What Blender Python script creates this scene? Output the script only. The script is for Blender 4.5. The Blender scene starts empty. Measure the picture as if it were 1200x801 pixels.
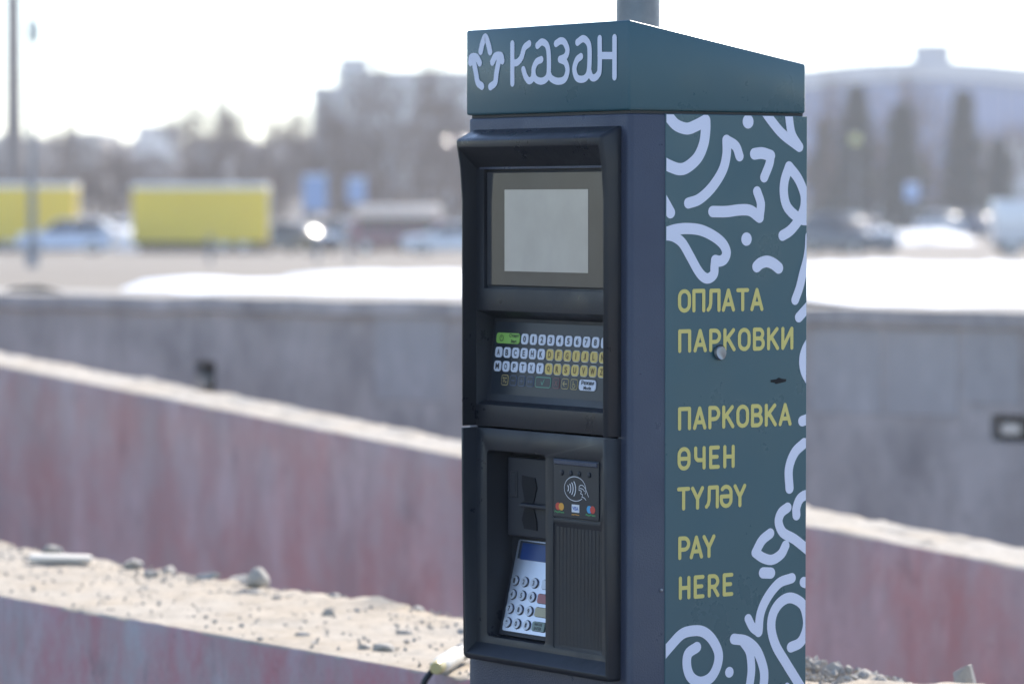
import bpy, bmesh, math, random
from mathutils import Vector, Matrix, noise
R = math.radians
sc = bpy.context.scene
col = sc.collection

# ------------------------------------------------------------------ camera, sky, sun, exposure
cam_d = bpy.data.cameras.new('camera')
cam = bpy.data.objects.new('camera', cam_d); col.objects.link(cam)
EYE = 1.55
cam.location = (0, 0, EYE)
cam.rotation_euler = (R(90) - math.atan(160.5 / 4400), 0, 0)
cam_d.sensor_width = 36; cam_d.lens = 132
cam_d.clip_start = 0.1; cam_d.clip_end = 6000
cam_d.dof.use_dof = True; cam_d.dof.focus_distance = 4.45; cam_d.dof.aperture_fstop = 6.2
cam_d.dof.aperture_blades = 0
sc.camera = cam

SUN_EL, SUN_AZ = R(38), R(24)          # azimuth measured from +Y towards +X
w = bpy.data.worlds.new('World'); sc.world = w; w.use_nodes = True
nt = w.node_tree; nt.nodes.clear()
sky = nt.nodes.new('ShaderNodeTexSky'); sky.sky_type = 'NISHITA'; sky.sun_disc = False
sky.sun_elevation = SUN_EL; sky.sun_rotation = SUN_AZ
sky.air_density = 0.75; sky.dust_density = 0.3; sky.ozone_density = 1.3
bg = nt.nodes.new('ShaderNodeBackground'); bg.inputs[1].default_value = 0.15
wo = nt.nodes.new('ShaderNodeOutputWorld')
nt.links.new(sky.outputs[0], bg.inputs[0]); nt.links.new(bg.outputs[0], wo.inputs[0])
sd = bpy.data.lights.new('sun', 'SUN'); sd.energy = 3.6; sd.angle = R(0.53); sd.color = (1, .93, .83)
sun = bpy.data.objects.new('sun', sd); col.objects.link(sun)
sdir = Vector((math.sin(SUN_AZ) * math.cos(SUN_EL), math.cos(SUN_AZ) * math.cos(SUN_EL), math.sin(SUN_EL)))
sun.rotation_euler = sdir.to_track_quat('Z', 'Y').to_euler(); sun.location = (0, 0, 30)
vs = sc.view_settings
vs.view_transform = 'Standard'; vs.look = 'None'; vs.gamma = 1; vs.exposure = 1.1
sc.cycles.use_denoising = True
sc.cycles.max_bounces = 6; sc.cycles.volume_bounces = 1
sc.cycles.sample_clamp_indirect = 8

# ------------------------------------------------------------------ helpers
rnd = random.Random(7)
def finish(name, me, mat, parent=None):
    o = bpy.data.objects.new(name, me); col.objects.link(o)
    if mat is not None:
        me.materials.clear()
        for m in (mat if isinstance(mat, (list, tuple)) else [mat]): me.materials.append(m)
    if parent is not None: o.parent = parent
    return o
def obj(name, bm, mat, parent=None, smooth=False, normals=True):
    if normals: bmesh.ops.recalc_face_normals(bm, faces=bm.faces[:])
    me = bpy.data.meshes.new(name); bm.to_mesh(me); bm.free()
    if smooth:
        for p in me.polygons: p.use_smooth = True
        if smooth != 'all': me.set_sharp_from_angle(angle=R(38))
    return finish(name, me, mat, parent)
def tag(o, label=None, cat=None, group=None, kind=None):
    if label: o['label'] = label
    if cat: o['category'] = cat
    if group: o['group'] = group
    if kind: o['kind'] = kind
    return o
def empty(name, loc=(0, 0, 0), rz=0):
    o = bpy.data.objects.new(name, None); col.objects.link(o)
    o.location = loc; o.rotation_euler = (0, 0, rz); o.empty_display_size = .2
    return o
def copy_tree(o, parent=None):
    c = o.copy(); col.objects.link(c); c.parent = parent
    for ch in o.children: copy_tree(ch, c)
    return c
def box(bm, x0, x1, y0, y1, z0, z1):
    v = [bm.verts.new(p) for p in ((x0,y0,z0),(x1,y0,z0),(x1,y1,z0),(x0,y1,z0),(x0,y0,z1),(x1,y0,z1),(x1,y1,z1),(x0,y1,z1))]
    for f in ((3,2,1,0),(4,5,6,7),(0,1,5,4),(1,2,6,5),(2,3,7,6),(3,0,4,7)): bm.faces.new([v[i] for i in f])
    return v
def bx(*a):
    bm = bmesh.new(); box(bm, *a); return bm
def bevel(bm, wd, seg=2, edges=None):
    bmesh.ops.bevel(bm, geom=edges or bm.edges[:], offset=wd, segments=seg, profile=.5, affect='EDGES', clamp_overlap=True)
    return bm
def prism_x(prof, x0, x1, bm=None):      # (y, z) profile swept along x
    bm = bm or bmesh.new()
    a = [bm.verts.new((x0, y, z)) for y, z in prof]; b = [bm.verts.new((x1, y, z)) for y, z in prof]
    n = len(prof)
    bm.faces.new(a); bm.faces.new(b[::-1])
    for i in range(n): bm.faces.new((a[i], b[i], b[(i+1) % n], a[(i+1) % n]))
    bmesh.ops.recalc_face_normals(bm, faces=bm.faces[:])
    return bm
def prism_y(prof, y0, y1, bm=None):      # (x, z) profile swept along y
    bm = bm or bmesh.new()
    a = [bm.verts.new((x, y0, z)) for x, z in prof]; b = [bm.verts.new((x, y1, z)) for x, z in prof]
    n = len(prof)
    bm.faces.new(a); bm.faces.new(b[::-1])
    for i in range(n): bm.faces.new((a[i], b[i], b[(i+1) % n], a[(i+1) % n]))
    bmesh.ops.recalc_face_normals(bm, faces=bm.faces[:])
    return bm
def tube(bm, pts, rad, n=8, cap=True):
    pts = [Vector(p) for p in pts]; rings = []
    ref = Vector((0, 0, 1))
    for i, p in enumerate(pts):
        d = (pts[min(i+1, len(pts)-1)] - pts[max(i-1, 0)]).normalized()
        a = d.cross(ref)
        if a.length < .05: a = d.cross(Vector((1, 0, 0)))
        a.normalize(); b = d.cross(a)
        r = rad[i] if isinstance(rad, (list, tuple)) else rad
        rings.append([bm.verts.new(p + (a*math.cos(2*math.pi*k/n) + b*math.sin(2*math.pi*k/n))*r) for k in range(n)])
    for q, s in zip(rings, rings[1:]):
        for k in range(n): bm.faces.new((q[k], q[(k+1) % n], s[(k+1) % n], s[k]))
    if cap: bm.faces.new(rings[0][::-1]); bm.faces.new(rings[-1])
    return bm
def boolean(bm, cutters, op='DIFFERENCE'):
    me = bpy.data.meshes.new('t'); bm.to_mesh(me); bm.free()
    o = bpy.data.objects.new('t', me); col.objects.link(o); tmp = []
    for c in cutters:
        bmesh.ops.recalc_face_normals(c, faces=c.faces[:])
        cm = bpy.data.meshes.new('c'); c.to_mesh(cm); c.free()
        co = bpy.data.objects.new('c', cm); col.objects.link(co); tmp.append((co, cm))
        m = o.modifiers.new('b', 'BOOLEAN'); m.operation = op; m.solver = 'EXACT'; m.object = co
    dg = bpy.context.evaluated_depsgraph_get(); dg.update()
    out = bpy.data.meshes.new_from_object(o.evaluated_get(dg))
    nb = bmesh.new(); nb.from_mesh(out)
    bpy.data.objects.remove(o); bpy.data.meshes.remove(me); bpy.data.meshes.remove(out)
    for co, cm in tmp: bpy.data.objects.remove(co); bpy.data.meshes.remove(cm)
    bmesh.ops.remove_doubles(nb, verts=nb.verts[:], dist=1e-5)
    return nb
def soften(bm, wd, seg=2, ang=35):
    bmesh.ops.dissolve_limit(bm, angle_limit=R(1), verts=bm.verts[:], edges=bm.edges[:])
    e = [e for e in bm.edges if len(e.link_faces) == 2 and e.calc_face_angle(0) > R(ang)]
    return bevel(bm, wd, seg, e)

# ------------------------------------------------------------------ materials
M = {}
def mat(name, color, rough=.6, metal=0., spec=.5, coat=0., bump=None, vary=None, rvar=None):
    """bump=(scale, strength, distance), vary=(scale, amount, second colour)"""
    m = bpy.data.materials.new(name); m.use_nodes = True; t = m.node_tree
    p = t.nodes['Principled BSDF']
    p.inputs['Base Color'].default_value = (*color, 1); p.inputs['Roughness'].default_value = rough
    p.inputs['Metallic'].default_value = metal; p.inputs['Specular IOR Level'].default_value = spec
    p.inputs['Coat Weight'].default_value = coat; p.inputs['Coat Roughness'].default_value = .08
    tc = t.nodes.new('ShaderNodeTexCoord')
    if vary:
        n = t.nodes.new('ShaderNodeTexNoise'); n.inputs['Scale'].default_value = vary[0]; n.inputs['Detail'].default_value = 6
        t.links.new(tc.outputs['Object'], n.inputs[0])
        r = t.nodes.new('ShaderNodeMapRange'); r.inputs[1].default_value = .35; r.inputs[2].default_value = .7
        r.inputs[4].default_value = vary[1]; t.links.new(n.outputs[0], r.inputs[0])
        x = t.nodes.new('ShaderNodeMix'); x.data_type = 'RGBA'
        x.inputs[6].default_value = (*color, 1); x.inputs[7].default_value = (*vary[2], 1)
        t.links.new(r.outputs[0], x.inputs[0]); t.links.new(x.outputs[2], p.inputs['Base Color'])
    if bump:
        n = t.nodes.new('ShaderNodeTexNoise'); n.inputs['Scale'].default_value = bump[0]; n.inputs['Detail'].default_value = 4
        t.links.new(tc.outputs['Object'], n.inputs[0])
        b = t.nodes.new('ShaderNodeBump'); b.inputs['Strength'].default_value = bump[1]; b.inputs['Distance'].default_value = bump[2]
        t.links.new(n.outputs[0], b.inputs['Height']); t.links.new(b.outputs[0], p.inputs['Normal'])
    if rvar:                                     # dusty, rubbed patches: uneven gloss
        n = t.nodes.new('ShaderNodeTexNoise'); n.inputs['Scale'].default_value = rvar[0]; n.inputs['Detail'].default_value = 7; n.inputs['Roughness'].default_value = .65
        t.links.new(tc.outputs['Object'], n.inputs[0])
        r = t.nodes.new('ShaderNodeMapRange'); r.inputs[1].default_value = .35; r.inputs[2].default_value = .68
        r.inputs[3].default_value = rough - rvar[1]; r.inputs[4].default_value = rough + rvar[1]
        t.links.new(n.outputs[0], r.inputs[0]); t.links.new(r.outputs[0], p.inputs['Roughness'])
    M[name] = m
    return m
def concrete(name, base, pale, stain, stain_amt, streak=6., top=None, lo=.45):
    """cast concrete: vertical streaks, coloured old paint, pitted relief; `top` = dusty colour of horizontal faces"""
    m = bpy.data.materials.new(name); m.use_nodes = True; t = m.node_tree; N = t.nodes; Lk = t.links.new
    p = N['Principled BSDF']; p.inputs['Roughness'].default_value = .9; p.inputs['Specular IOR Level'].default_value = .2
    tc = N.new('ShaderNodeTexCoord')
    def noi(scale, vec, det=6, rough=.6):
        mp = N.new('ShaderNodeMapping'); mp.inputs['Scale'].default_value = vec; Lk(tc.outputs['Object'], mp.inputs[0])
        n = N.new('ShaderNodeTexNoise'); n.inputs['Scale'].default_value = scale; n.inputs['Detail'].default_value = det
        n.inputs['Roughness'].default_value = rough; Lk(mp.outputs[0], n.inputs[0]); return n.outputs[0]
    def rng(s, a, b, c=0., d=1.):
        r = N.new('ShaderNodeMapRange'); r.inputs[1].default_value = a; r.inputs[2].default_value = b
        r.inputs[3].default_value = c; r.inputs[4].default_value = d; Lk(s, r.inputs[0]); return r.outputs[0]
    def mix(f, a, b):
        x = N.new('ShaderNodeMix'); x.data_type = 'RGBA'; Lk(f, x.inputs[0])
        for i, c in ((6, a), (7, b)):
            if isinstance(c, tuple): x.inputs[i].default_value = (*c, 1)
            else: Lk(c, x.inputs[i])
        return x.outputs[2]
    c = mix(rng(noi(streak, (1, 1, .22)), .38, .66), base, pale)
    c = mix(rng(noi(3.1, (1, 1, .6), 10, .74), lo, lo + .21, 0, stain_amt), c, stain)
    c = mix(rng(noi(6.5, (1, 1, .45), 7, .7), .52, .70, 0, .55), c, tuple(min(1, v*1.28) for v in pale))
    c = mix(rng(noi(11, (1, 1, .5), 7, .7), .58, .74, 0, .6), c, tuple(v*.55 for v in base))
    c = mix(rng(noi(48, (1, 1, .8), 4, .6), .64, .74, 0, .5), c, tuple(v*.45 for v in base))
    if top:
        g = N.new('ShaderNodeNewGeometry'); sp = N.new('ShaderNodeSeparateXYZ'); Lk(g.outputs['Normal'], sp.inputs[0])
        tcol = mix(rng(noi(26, (1, 1, 1), 8, .75), .38, .7), top, tuple(v*.66 for v in top))
        tcol = mix(rng(noi(5, (1, 1, 1), 6, .7), .42, .7, 0, .45), tcol, (top[0]*.86, top[1]*.74, top[2]*.58))
        c = mix(rng(sp.outputs[2], .45, .75), c, tcol)
    Lk(c, p.inputs['Base Color'])
    b = N.new('ShaderNodeBump'); b.inputs['Strength'].default_value = .6; b.inputs['Distance'].default_value = .01
    Lk(noi(38, (1, 1, .8), 9, .75), b.inputs['Height']); Lk(b.outputs[0], p.inputs['Normal'])
    M[name] = m
    return m

mat('slate_paint', (.041, .048, .078), .40, bump=(480, .7, .0010), vary=(6, .35, (.052, .059, .088)), rvar=(14, .13))
mat('black_plastic', (.018, .020, .026), .40, spec=.42, bump=(1400, .25, .0003), vary=(9, .5, (.030, .031, .036)), rvar=(18, .14))
mat('recess_plastic', (.017, .019, .027), .5, bump=(1400, .3, .0003))
mat('teal_film', (.033, .098, .124), .34, bump=(60, .04, .001), vary=(5, .5, (.038, .107, .130)), rvar=(8, .10))
mat('white_print', (.74, .745, .86), .4)
mat('yellow_print', (.68, .57, .17), .42)
mat('panel_black', (.020, .026, .036), .3)
mat('key_white', (.66, .68, .76), .4)
mat('key_yellow', (.66, .48, .13), .4)
mat('key_green', (.28, .52, .11), .4)
mat('legend_dark', (.03, .03, .035), .5)
mat('legend_brown', (.16, .09, .03), .5)
mat('outline_green', (.12, .36, .26), .4)
mat('outline_blue', (.07, .11, .2), .4)
mat('outline_red', (.2, .07, .08), .4)
mat('outline_yellow', (.42, .33, .14), .4)
mat('lcd', (.41, .39, .37), .10, coat=.7, vary=(14, .6, (.27, .26, .25)))
mat('steel', (.62, .65, .74), .34, metal=1, bump=(500, .1, .0003))
mat('key_steel', (.50, .52, .58), .4, metal=1)
mat('pad_screen', (.02, .05, .17), .18)
mat('red_key', (.40, .16, .16), .45); mat('amber_key', (.45, .40, .27), .45); mat('green_key', (.20, .27, .24), .45)
mat('line_white', (.75, .76, .8), .4); mat('dark_hole', (.006, .006, .008), .8)
mat('logo_red', (.6, .06, .04), .4); mat('logo_orange', (.75, .36, .05), .4); mat('logo_blue', (.04, .12, .42), .4)
mat('logo_green', (.08, .36, .12), .4); mat('logo_cyan', (.05, .35, .65), .4)
mat('galvanised', (.20, .21, .22), .5, metal=.6, bump=(160, .4, .001), vary=(40, .8, (.28, .28, .28)))
mat('lock_steel', (.28, .29, .31), .4, metal=.8)
concrete('wall_near', (.50, .41, .40), (.58, .52, .52), (.62, .28, .29), 1.0, 9, top=(.56, .49, .40), lo=.36)
concrete('wall_middle', (.36, .33, .32), (.46, .43, .42), (.45, .22, .19), .62, 6, top=(.60, .545, .47))
concrete('wall_far', (.40, .365, .345), (.50, .465, .445), (.26, .245, .24), .9, 4, top=(.5, .47, .43))
concrete('patch', (.39, .375, .37), (.43, .415, .41), (.31, .305, .31), .4, 5)
mat('stone', (.36, .33, .29), .9, bump=(90, .8, .004), vary=(30, .9, (.50, .455, .39)))
mat('stone_pale', (.66, .62, .55), .9, bump=(60, .6, .003), vary=(14, .7, (.55, .50, .44)))
mat('gravel', (.46, .42, .36), .95, vary=(30, .9, (.27, .255, .24)))
mat('asphalt', (.07, .068, .066), .9, bump=(120, .5, .004), vary=(2, .6, (.10, .095, .09)))
mat('dirt', (.25, .215, .175), .95, bump=(6, .5, .05), vary=(.18, .9, (.19, .16, .13)))
mat('snow', (.84, .85, .88), .7, bump=(5, .5, .05), vary=(.5, .5, (.70, .69, .68)))
mat('ramp_floor', (.16, .155, .15), .9, vary=(1.5, .8, (.22, .21, .2)))
mat('rubber', (.012, .012, .013), .5); mat('cable_black', (.012, .013, .016), .45)
mat('connector', (.72, .68, .60), .5, vary=(60, .6, (.5, .46, .38))); mat('connector_gold', (.62, .50, .22), .4)
mat('cable_pale', (.62, .60, .56), .5)

# ------------------------------------------------------------------ the setting: pavement, ramp floor, ground, snow
DU = Vector((.5839, -.8118, 0)); DN = Vector((.8118, .5839, 0))      # along the walls / away across them
def wp(u, n, z): return DU*u + DN*n + Vector((0, 0, z))
def quad_sheet(name, pts, m):
    bm = bmesh.new(); bm.faces.new([bm.verts.new(p) for p in pts])
    if bm.faces[:][0].normal.z < 0: bmesh.ops.reverse_faces(bm, faces=bm.faces[:])
    return tag(obj(name, bm, m, normals=False), kind='structure')
quad_sheet('pavement', [wp(-40, 3.3, 0), wp(30, 3.3, 0), wp(30, -40, 0), wp(-40, -40, 0)], M['asphalt'])
quad_sheet('ramp_floor', [wp(-40, 3.25, -1.6), wp(30, 3.25, -1.6), wp(30, 40, -1.6), wp(-40, 40, -1.6)], M['ramp_floor'])

FA, FB = Vector((-2.18, 16.0)), Vector((1.82, 13.3))
def far_wall_y(x): return FA.y + (x - FA.x) * (FB.y - FA.y) / (FB.x - FA.x)
PROF = ((0, .40), (15, .42), (60, 1.03), (120, 1.75), (168, 2.2), (250, 1.65), (400, 1.1), (700, -2), (1500, -6), (4000, -10))
def drop(y):
    for (a, p), (b, q) in zip(PROF, PROF[1:]):
        if y <= b: return p + (q - p) * max(0, y - a) / (b - a)
    return PROF[-1][1]
def gz(x, y):
    return EYE - drop(y) + (noise.noise(Vector((x*.07, y*.07, 3))) * min(.12, max(0, y - 20) * .002))
ROWS = [0, .4, .9, 1.6, 2.5, 3.6, 5, 6.6, 8.5, 10.5, 13, 16, 19, 22.5, 26, 30, 35, 40, 47, 55, 65, 78, 92, 108, 125, 140, 155, 165, 175, 190, 210, 235, 265, 300, 350, 420, 500, 620, 800, 1100, 1600, 2300, 3200]
def sheet(name, m, f, nx, rows, smooth=True):
    bm = bmesh.new(); g = []
    for r in rows:
        line = []
        for i in range(nx+1):
            s = i/nx*2 - 1
            x = (s*4.5 + s*abs(s)**1.5*5) * (1 + r*.075)
            y = far_wall_y(x) + .2 + r if r < 60 else 15 + r
            if r >= 35: y = y * (1 - min(1, (r-35)/25)) + (15 + r) * min(1, (r-35)/25)
            line.append(bm.verts.new((x, y, f(x, y, r))))
        g.append(line)
    for a, b in zip(g, g[1:]):
        for i in range(nx): bm.faces.new((a[i], a[i+1], b[i+1], b[i]))
    return tag(obj(name, bm, m, smooth='all' if smooth else False), kind='structure')
sheet('ground', M['dirt'], lambda x, y, r: gz(x, y) - (.0 if r > .1 else .0), 70, ROWS)
def snow_z(x, y, r):
    n = noise.noise(Vector((x*.8, y*.22, 9))) + .5*noise.noise(Vector((x*2.4, y*.9, 4)))
    reach = -5 + 13*min(1, max(0, (x/y + .125)/.07)) + 8*n if x < .03*y else 46 + 6*n
    t = .10 + .06*n - max(0, r - reach)*.05
    return gz(x, y) + max(-.06, min(.14, t)) - (.05 if r < .05 else 0)
SROWS = [i*.5 for i in range(0, 24)] + [12 + i for i in range(0, 20)] + [32 + i*2 for i in range(18)]
sheet('snow_cover', M['snow'], snow_z, 110, SROWS)

# ------------------------------------------------------------------ walls
def loft_wall(name, m, u0, u1, n0, n1, z_top, z_bot, seg, rough, lump, label, seed=0):
    """concrete wall with a worn, uneven crown; z_top(u)"""
    bm = bmesh.new(); rings = []
    K = 14
    for i in range(seg+1):
        u = u0 + (u1-u0)*i/seg; zt = z_top(u); ring = []
        e = lambda k, s=1.: noise.noise(Vector((u*5, k*3.1 + seed, 1))) * rough * .6 * s + noise.noise(Vector((u*29, k*5.7 + seed, 7))) * rough * .6 * s
        for z in (z_bot, (z_bot+zt)/2, zt-.25, zt-.06, zt-.006): ring.append(wp(u, n0 + (e(1, .35) if z > zt - .1 else 0), z))
        for k in range(K+1):
            f = k/K
            d = e(20 + k*.35, min(1, .25 + f*3)) + lump * max(0, noise.noise(Vector((u*4.6, f*2 + seed, 5))) + .5*noise.noise(Vector((u*17, f*9 + seed, 5)))) * f**3
            edge = -.002 if k == 0 else (-.02 if k == K else 0)
            ring.append(wp(u, n0 + (n1-n0)*f + (.003 + e(3, .25) if k == 0 else (e(4, 1.5) if k == K else 0)), zt + d + edge))
        for z in (zt-.07, zt-.3, z_bot): ring.append(wp(u, n1, z))
        rings.append([bm.verts.new(p) for p in ring])
    for a, b in zip(rings, rings[1:]):
        for k in range(len(a)-1): bm.faces.new((a[k], b[k], b[k+1], a[k+1]))
        bm.faces.new((a[-1], b[-1], b[0], a[0]))
    bm.faces.new(rings[0]); bm.faces.new(rings[-1][::-1])
    return tag(obj(name, bm, m, smooth=True), label, 'wall')
NEAR_TOP = .87
loft_wall('parapet_wall', M['wall_near'], -11, -.5, 3.09, 3.565, lambda u: NEAR_TOP, -1.6, 640, .009, .045,
          'thick low concrete wall with rubble on its broad sunlit top, behind parking machine', 2)
loft_wall('ramp_wall', M['wall_middle'], -18, -2, 5.44, 5.66, lambda u: 1.059 - .059*(u + 10.25), -1.6, 520, .014, .02,
          'sloping concrete ramp wall with red stains and thin sunlit top', 8)
# far retaining wall
ft = Vector((FB.x-FA.x, FB.y-FA.y, 0)).normalized(); fn = Vector((-ft.y, ft.x, 0))
FO = Vector((FA.x, FA.y, 0))
def fp(s, d, z): return FO + ft*s + fn*d + Vector((0, 0, z))     # s along, d behind the face
FZ = 1.15
fw = empty('retaining_wall', FO, math.atan2(ft.y, ft.x))
tag(fw, 'long level grey concrete retaining wall with dark niches, snow lying above it', 'wall')
def niche(s0, s1, z0, z1): return (s0, s1, z0, z1)
def s_at(px, py):     # distance along the far wall of a bearing
    k = (px-600)/4400; return (FO.y*k - FO.x)/(ft.x - ft.y*k)
def far_z(px, py):
    s = s_at(px, py); y = FO.y + ft.y*s; return EYE - (py-240)/4400*y
bm = bx(-16, 16, 0, .32, -1.6, FZ - .002)
cuts = [bx(s_at(229, 0), s_at(252, 0), -.1, .16, far_z(240, 459), far_z(240, 423)), bx(s_at(1162, 0), s_at(1212, 0), -.1, .16, far_z(1180, 518), far_z(1180, 486))]
obj('wall', boolean(bm, cuts), M['wall_far'], fw)
bm = bmesh.new(); n = 220                                          # chipped coping
rings = []
for i in range(n+1):
    s = -16 + 32*i/n; e = noise.noise(Vector((s*3, 1, 1)))*.012; q = noise.noise(Vector((s*5, 4, 1)))*.012
    rings.append([bm.verts.new(p) for p in ((s, -.03+q, FZ-.035+e), (s, -.025+q, FZ+.02+e), (s, .36, FZ+.035+e*.5), (s, .36, FZ-.035))])
for a, b in zip(rings, rings[1:]):
    for k in range(4): bm.faces.new((a[k], b[k], b[(k+1) % 4], a[(k+1) % 4]))
bm.faces.new(rings[0]); bm.faces.new(rings[-1][::-1])
obj('coping', bm, M['wall_far'], fw, smooth=True)
for a, b, t_, b_ in ((952, 1034, 384, 486), (1039, 1123, 386, 488), (1129, 1195, 380, 474), (440, 520, 366, 470)):
    c = (a+b)/2
    bm = bx(s_at(a, 0), s_at(b, 0), -.005, .02, far_z(c, b_), far_z(c, t_)); obj('render_patch', bevel(bm, .004, 1), M['patch'], fw)
obj('outlet_pipe', tube(bmesh.new(), [(s_at(238, 0), .14, far_z(240, 447)), (s_at(238, 0), -.03, far_z(240, 449))], .032, 16), M['stone'], fw, smooth=True)
bm = bx(s_at(1170, 0), s_at(1192, 0), .02, .13, far_z(1180, 510), far_z(1180, 496)); obj('junction_box', bevel(bm, .006), M['stone_pale'], fw)

# ------------------------------------------------------------------ the parking machine (x along its front, y into it, origin at its front right corner)
pm = empty('parking_meter', (.138, 4.4, 0), R(-54.276))
tag(pm, 'dark slate parking payment machine with printed green side, keypad and screen', 'parking machine')
WD, DP = .331, .271
def rounded_column(x0, x1, y0, y1, z0, z1, r, seg=5):
    bm = bx(x0, x1, y0, y1, z0, z1)
    e = [e for e in bm.edges if abs(e.verts[0].co.z - e.verts[1].co.z) > .01]
    bevel(bm, r, seg, e)
    return bm
bm = rounded_column(-WD, 0, 0, DP, .06, 1.657, .007)
e = [e for e in bm.edges if min(v.co.z for v in e.verts) > 1.65]
bevel(bm, .003, 2, e)
body = obj('body', boolean(bm, [bx(-.309, -.0215, -.02, .1, .995, 1.632)]), M['slate_paint'], pm, smooth=True)
obj('gasket', bx(-WD+.004, -.004, .004, DP-.004, 1.65, 1.664), M['rubber'], pm)
obj('plinth', bevel(bx(-WD+.012, -.012, .012, DP-.012, 0, .062), .003), M['black_plastic'], pm)
# cap: level along the front, sloping down towards the back
bm = prism_x([(-.0015, 1.6605), (-.0015, 1.7665), (DP-.002, 1.7205), (DP-.002, 1.6605)], -WD-.0015, .0)
obj('cap', soften(bm, .0035, 3), M['teal_film'], pm, smooth=True)

# ---- ribbons: flat strokes laid on a surface
def smooth_path(pts, per=7):
    if len(pts) < 3: return pts
    P = [2*Vector(pts[0]) - Vector(pts[1])] + [Vector(p) for p in pts] + [2*Vector(pts[-1]) - Vector(pts[-2])]
    out = []
    for i in range(1, len(P)-2):
        a, b, c, d = P[i-1], P[i], P[i+1], P[i+2]
        for k in range(per):
            t = k/per
            out.append(.5*((2*b) + (c-a)*t + (2*a-5*b+4*c-d)*t*t + (3*b-a-3*c+d)*t**3))
    out.append(P[-2]); return out
def ribbon(bm, pts, width, put, smooth=True, closed=False, off=0.):
    """put(u, v, off) maps the flat stroke into space"""
    p = [Vector(q) for q in (smooth_path(pts) if smooth else pts)]
    n = len(p); h = width/2; L = []; Rr = []
    for i in range(n):
        if closed: a, b = p[i-1], p[(i+1) % n]
        else: a, b = p[max(0, i-1)], p[min(n-1, i+1)]
        d = (b-a).normalized(); nn = Vector((-d.y, d.x)); k = 1.
        if 0 < i < n-1 or closed:
            e = (p[i]-p[i-1]).normalized(); k = 1/max(.55, abs(nn.dot(Vector((-e.y, e.x)))))
        L.append(p[i]+nn*h*k); Rr.append(p[i]-nn*h*k)
    V = lambda q: bm.verts.new(put(q.x, q.y, off))
    vl = [V(q) for q in L]; vr = [V(q) for q in Rr]
    m = n if closed else n-1
    for i in range(m):
        j = (i+1) % n; bm.faces.new((vr[i], vr[j], vl[j], vl[i]))
    if not closed:
        for (c, d, a, b) in ((p[0], p[0]-p[1], vl[0], vr[0]), (p[-1], p[-1]-p[-2], vr[-1], vl[-1])):
            d = d.normalized(); s = Vector((-d.y, d.x)); arc = []
            for k in range(1, 9):
                t = math.pi*k/9
                arc.append(V(c + s*(-math.cos(t))*h*1. + d*math.sin(t)*h))
            bm.faces.new([b] + arc[::-1] + [a]) if (Vector(b.co)-arc[-1].co).length < (Vector(b.co)-arc[0].co).length else bm.faces.new([b] + arc + [a])
def clip(bm, co, no):
    bmesh.ops.bisect_plane(bm, geom=bm.verts[:]+bm.edges[:]+bm.faces[:], plane_co=co, plane_no=no, clear_outer=True)
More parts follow.
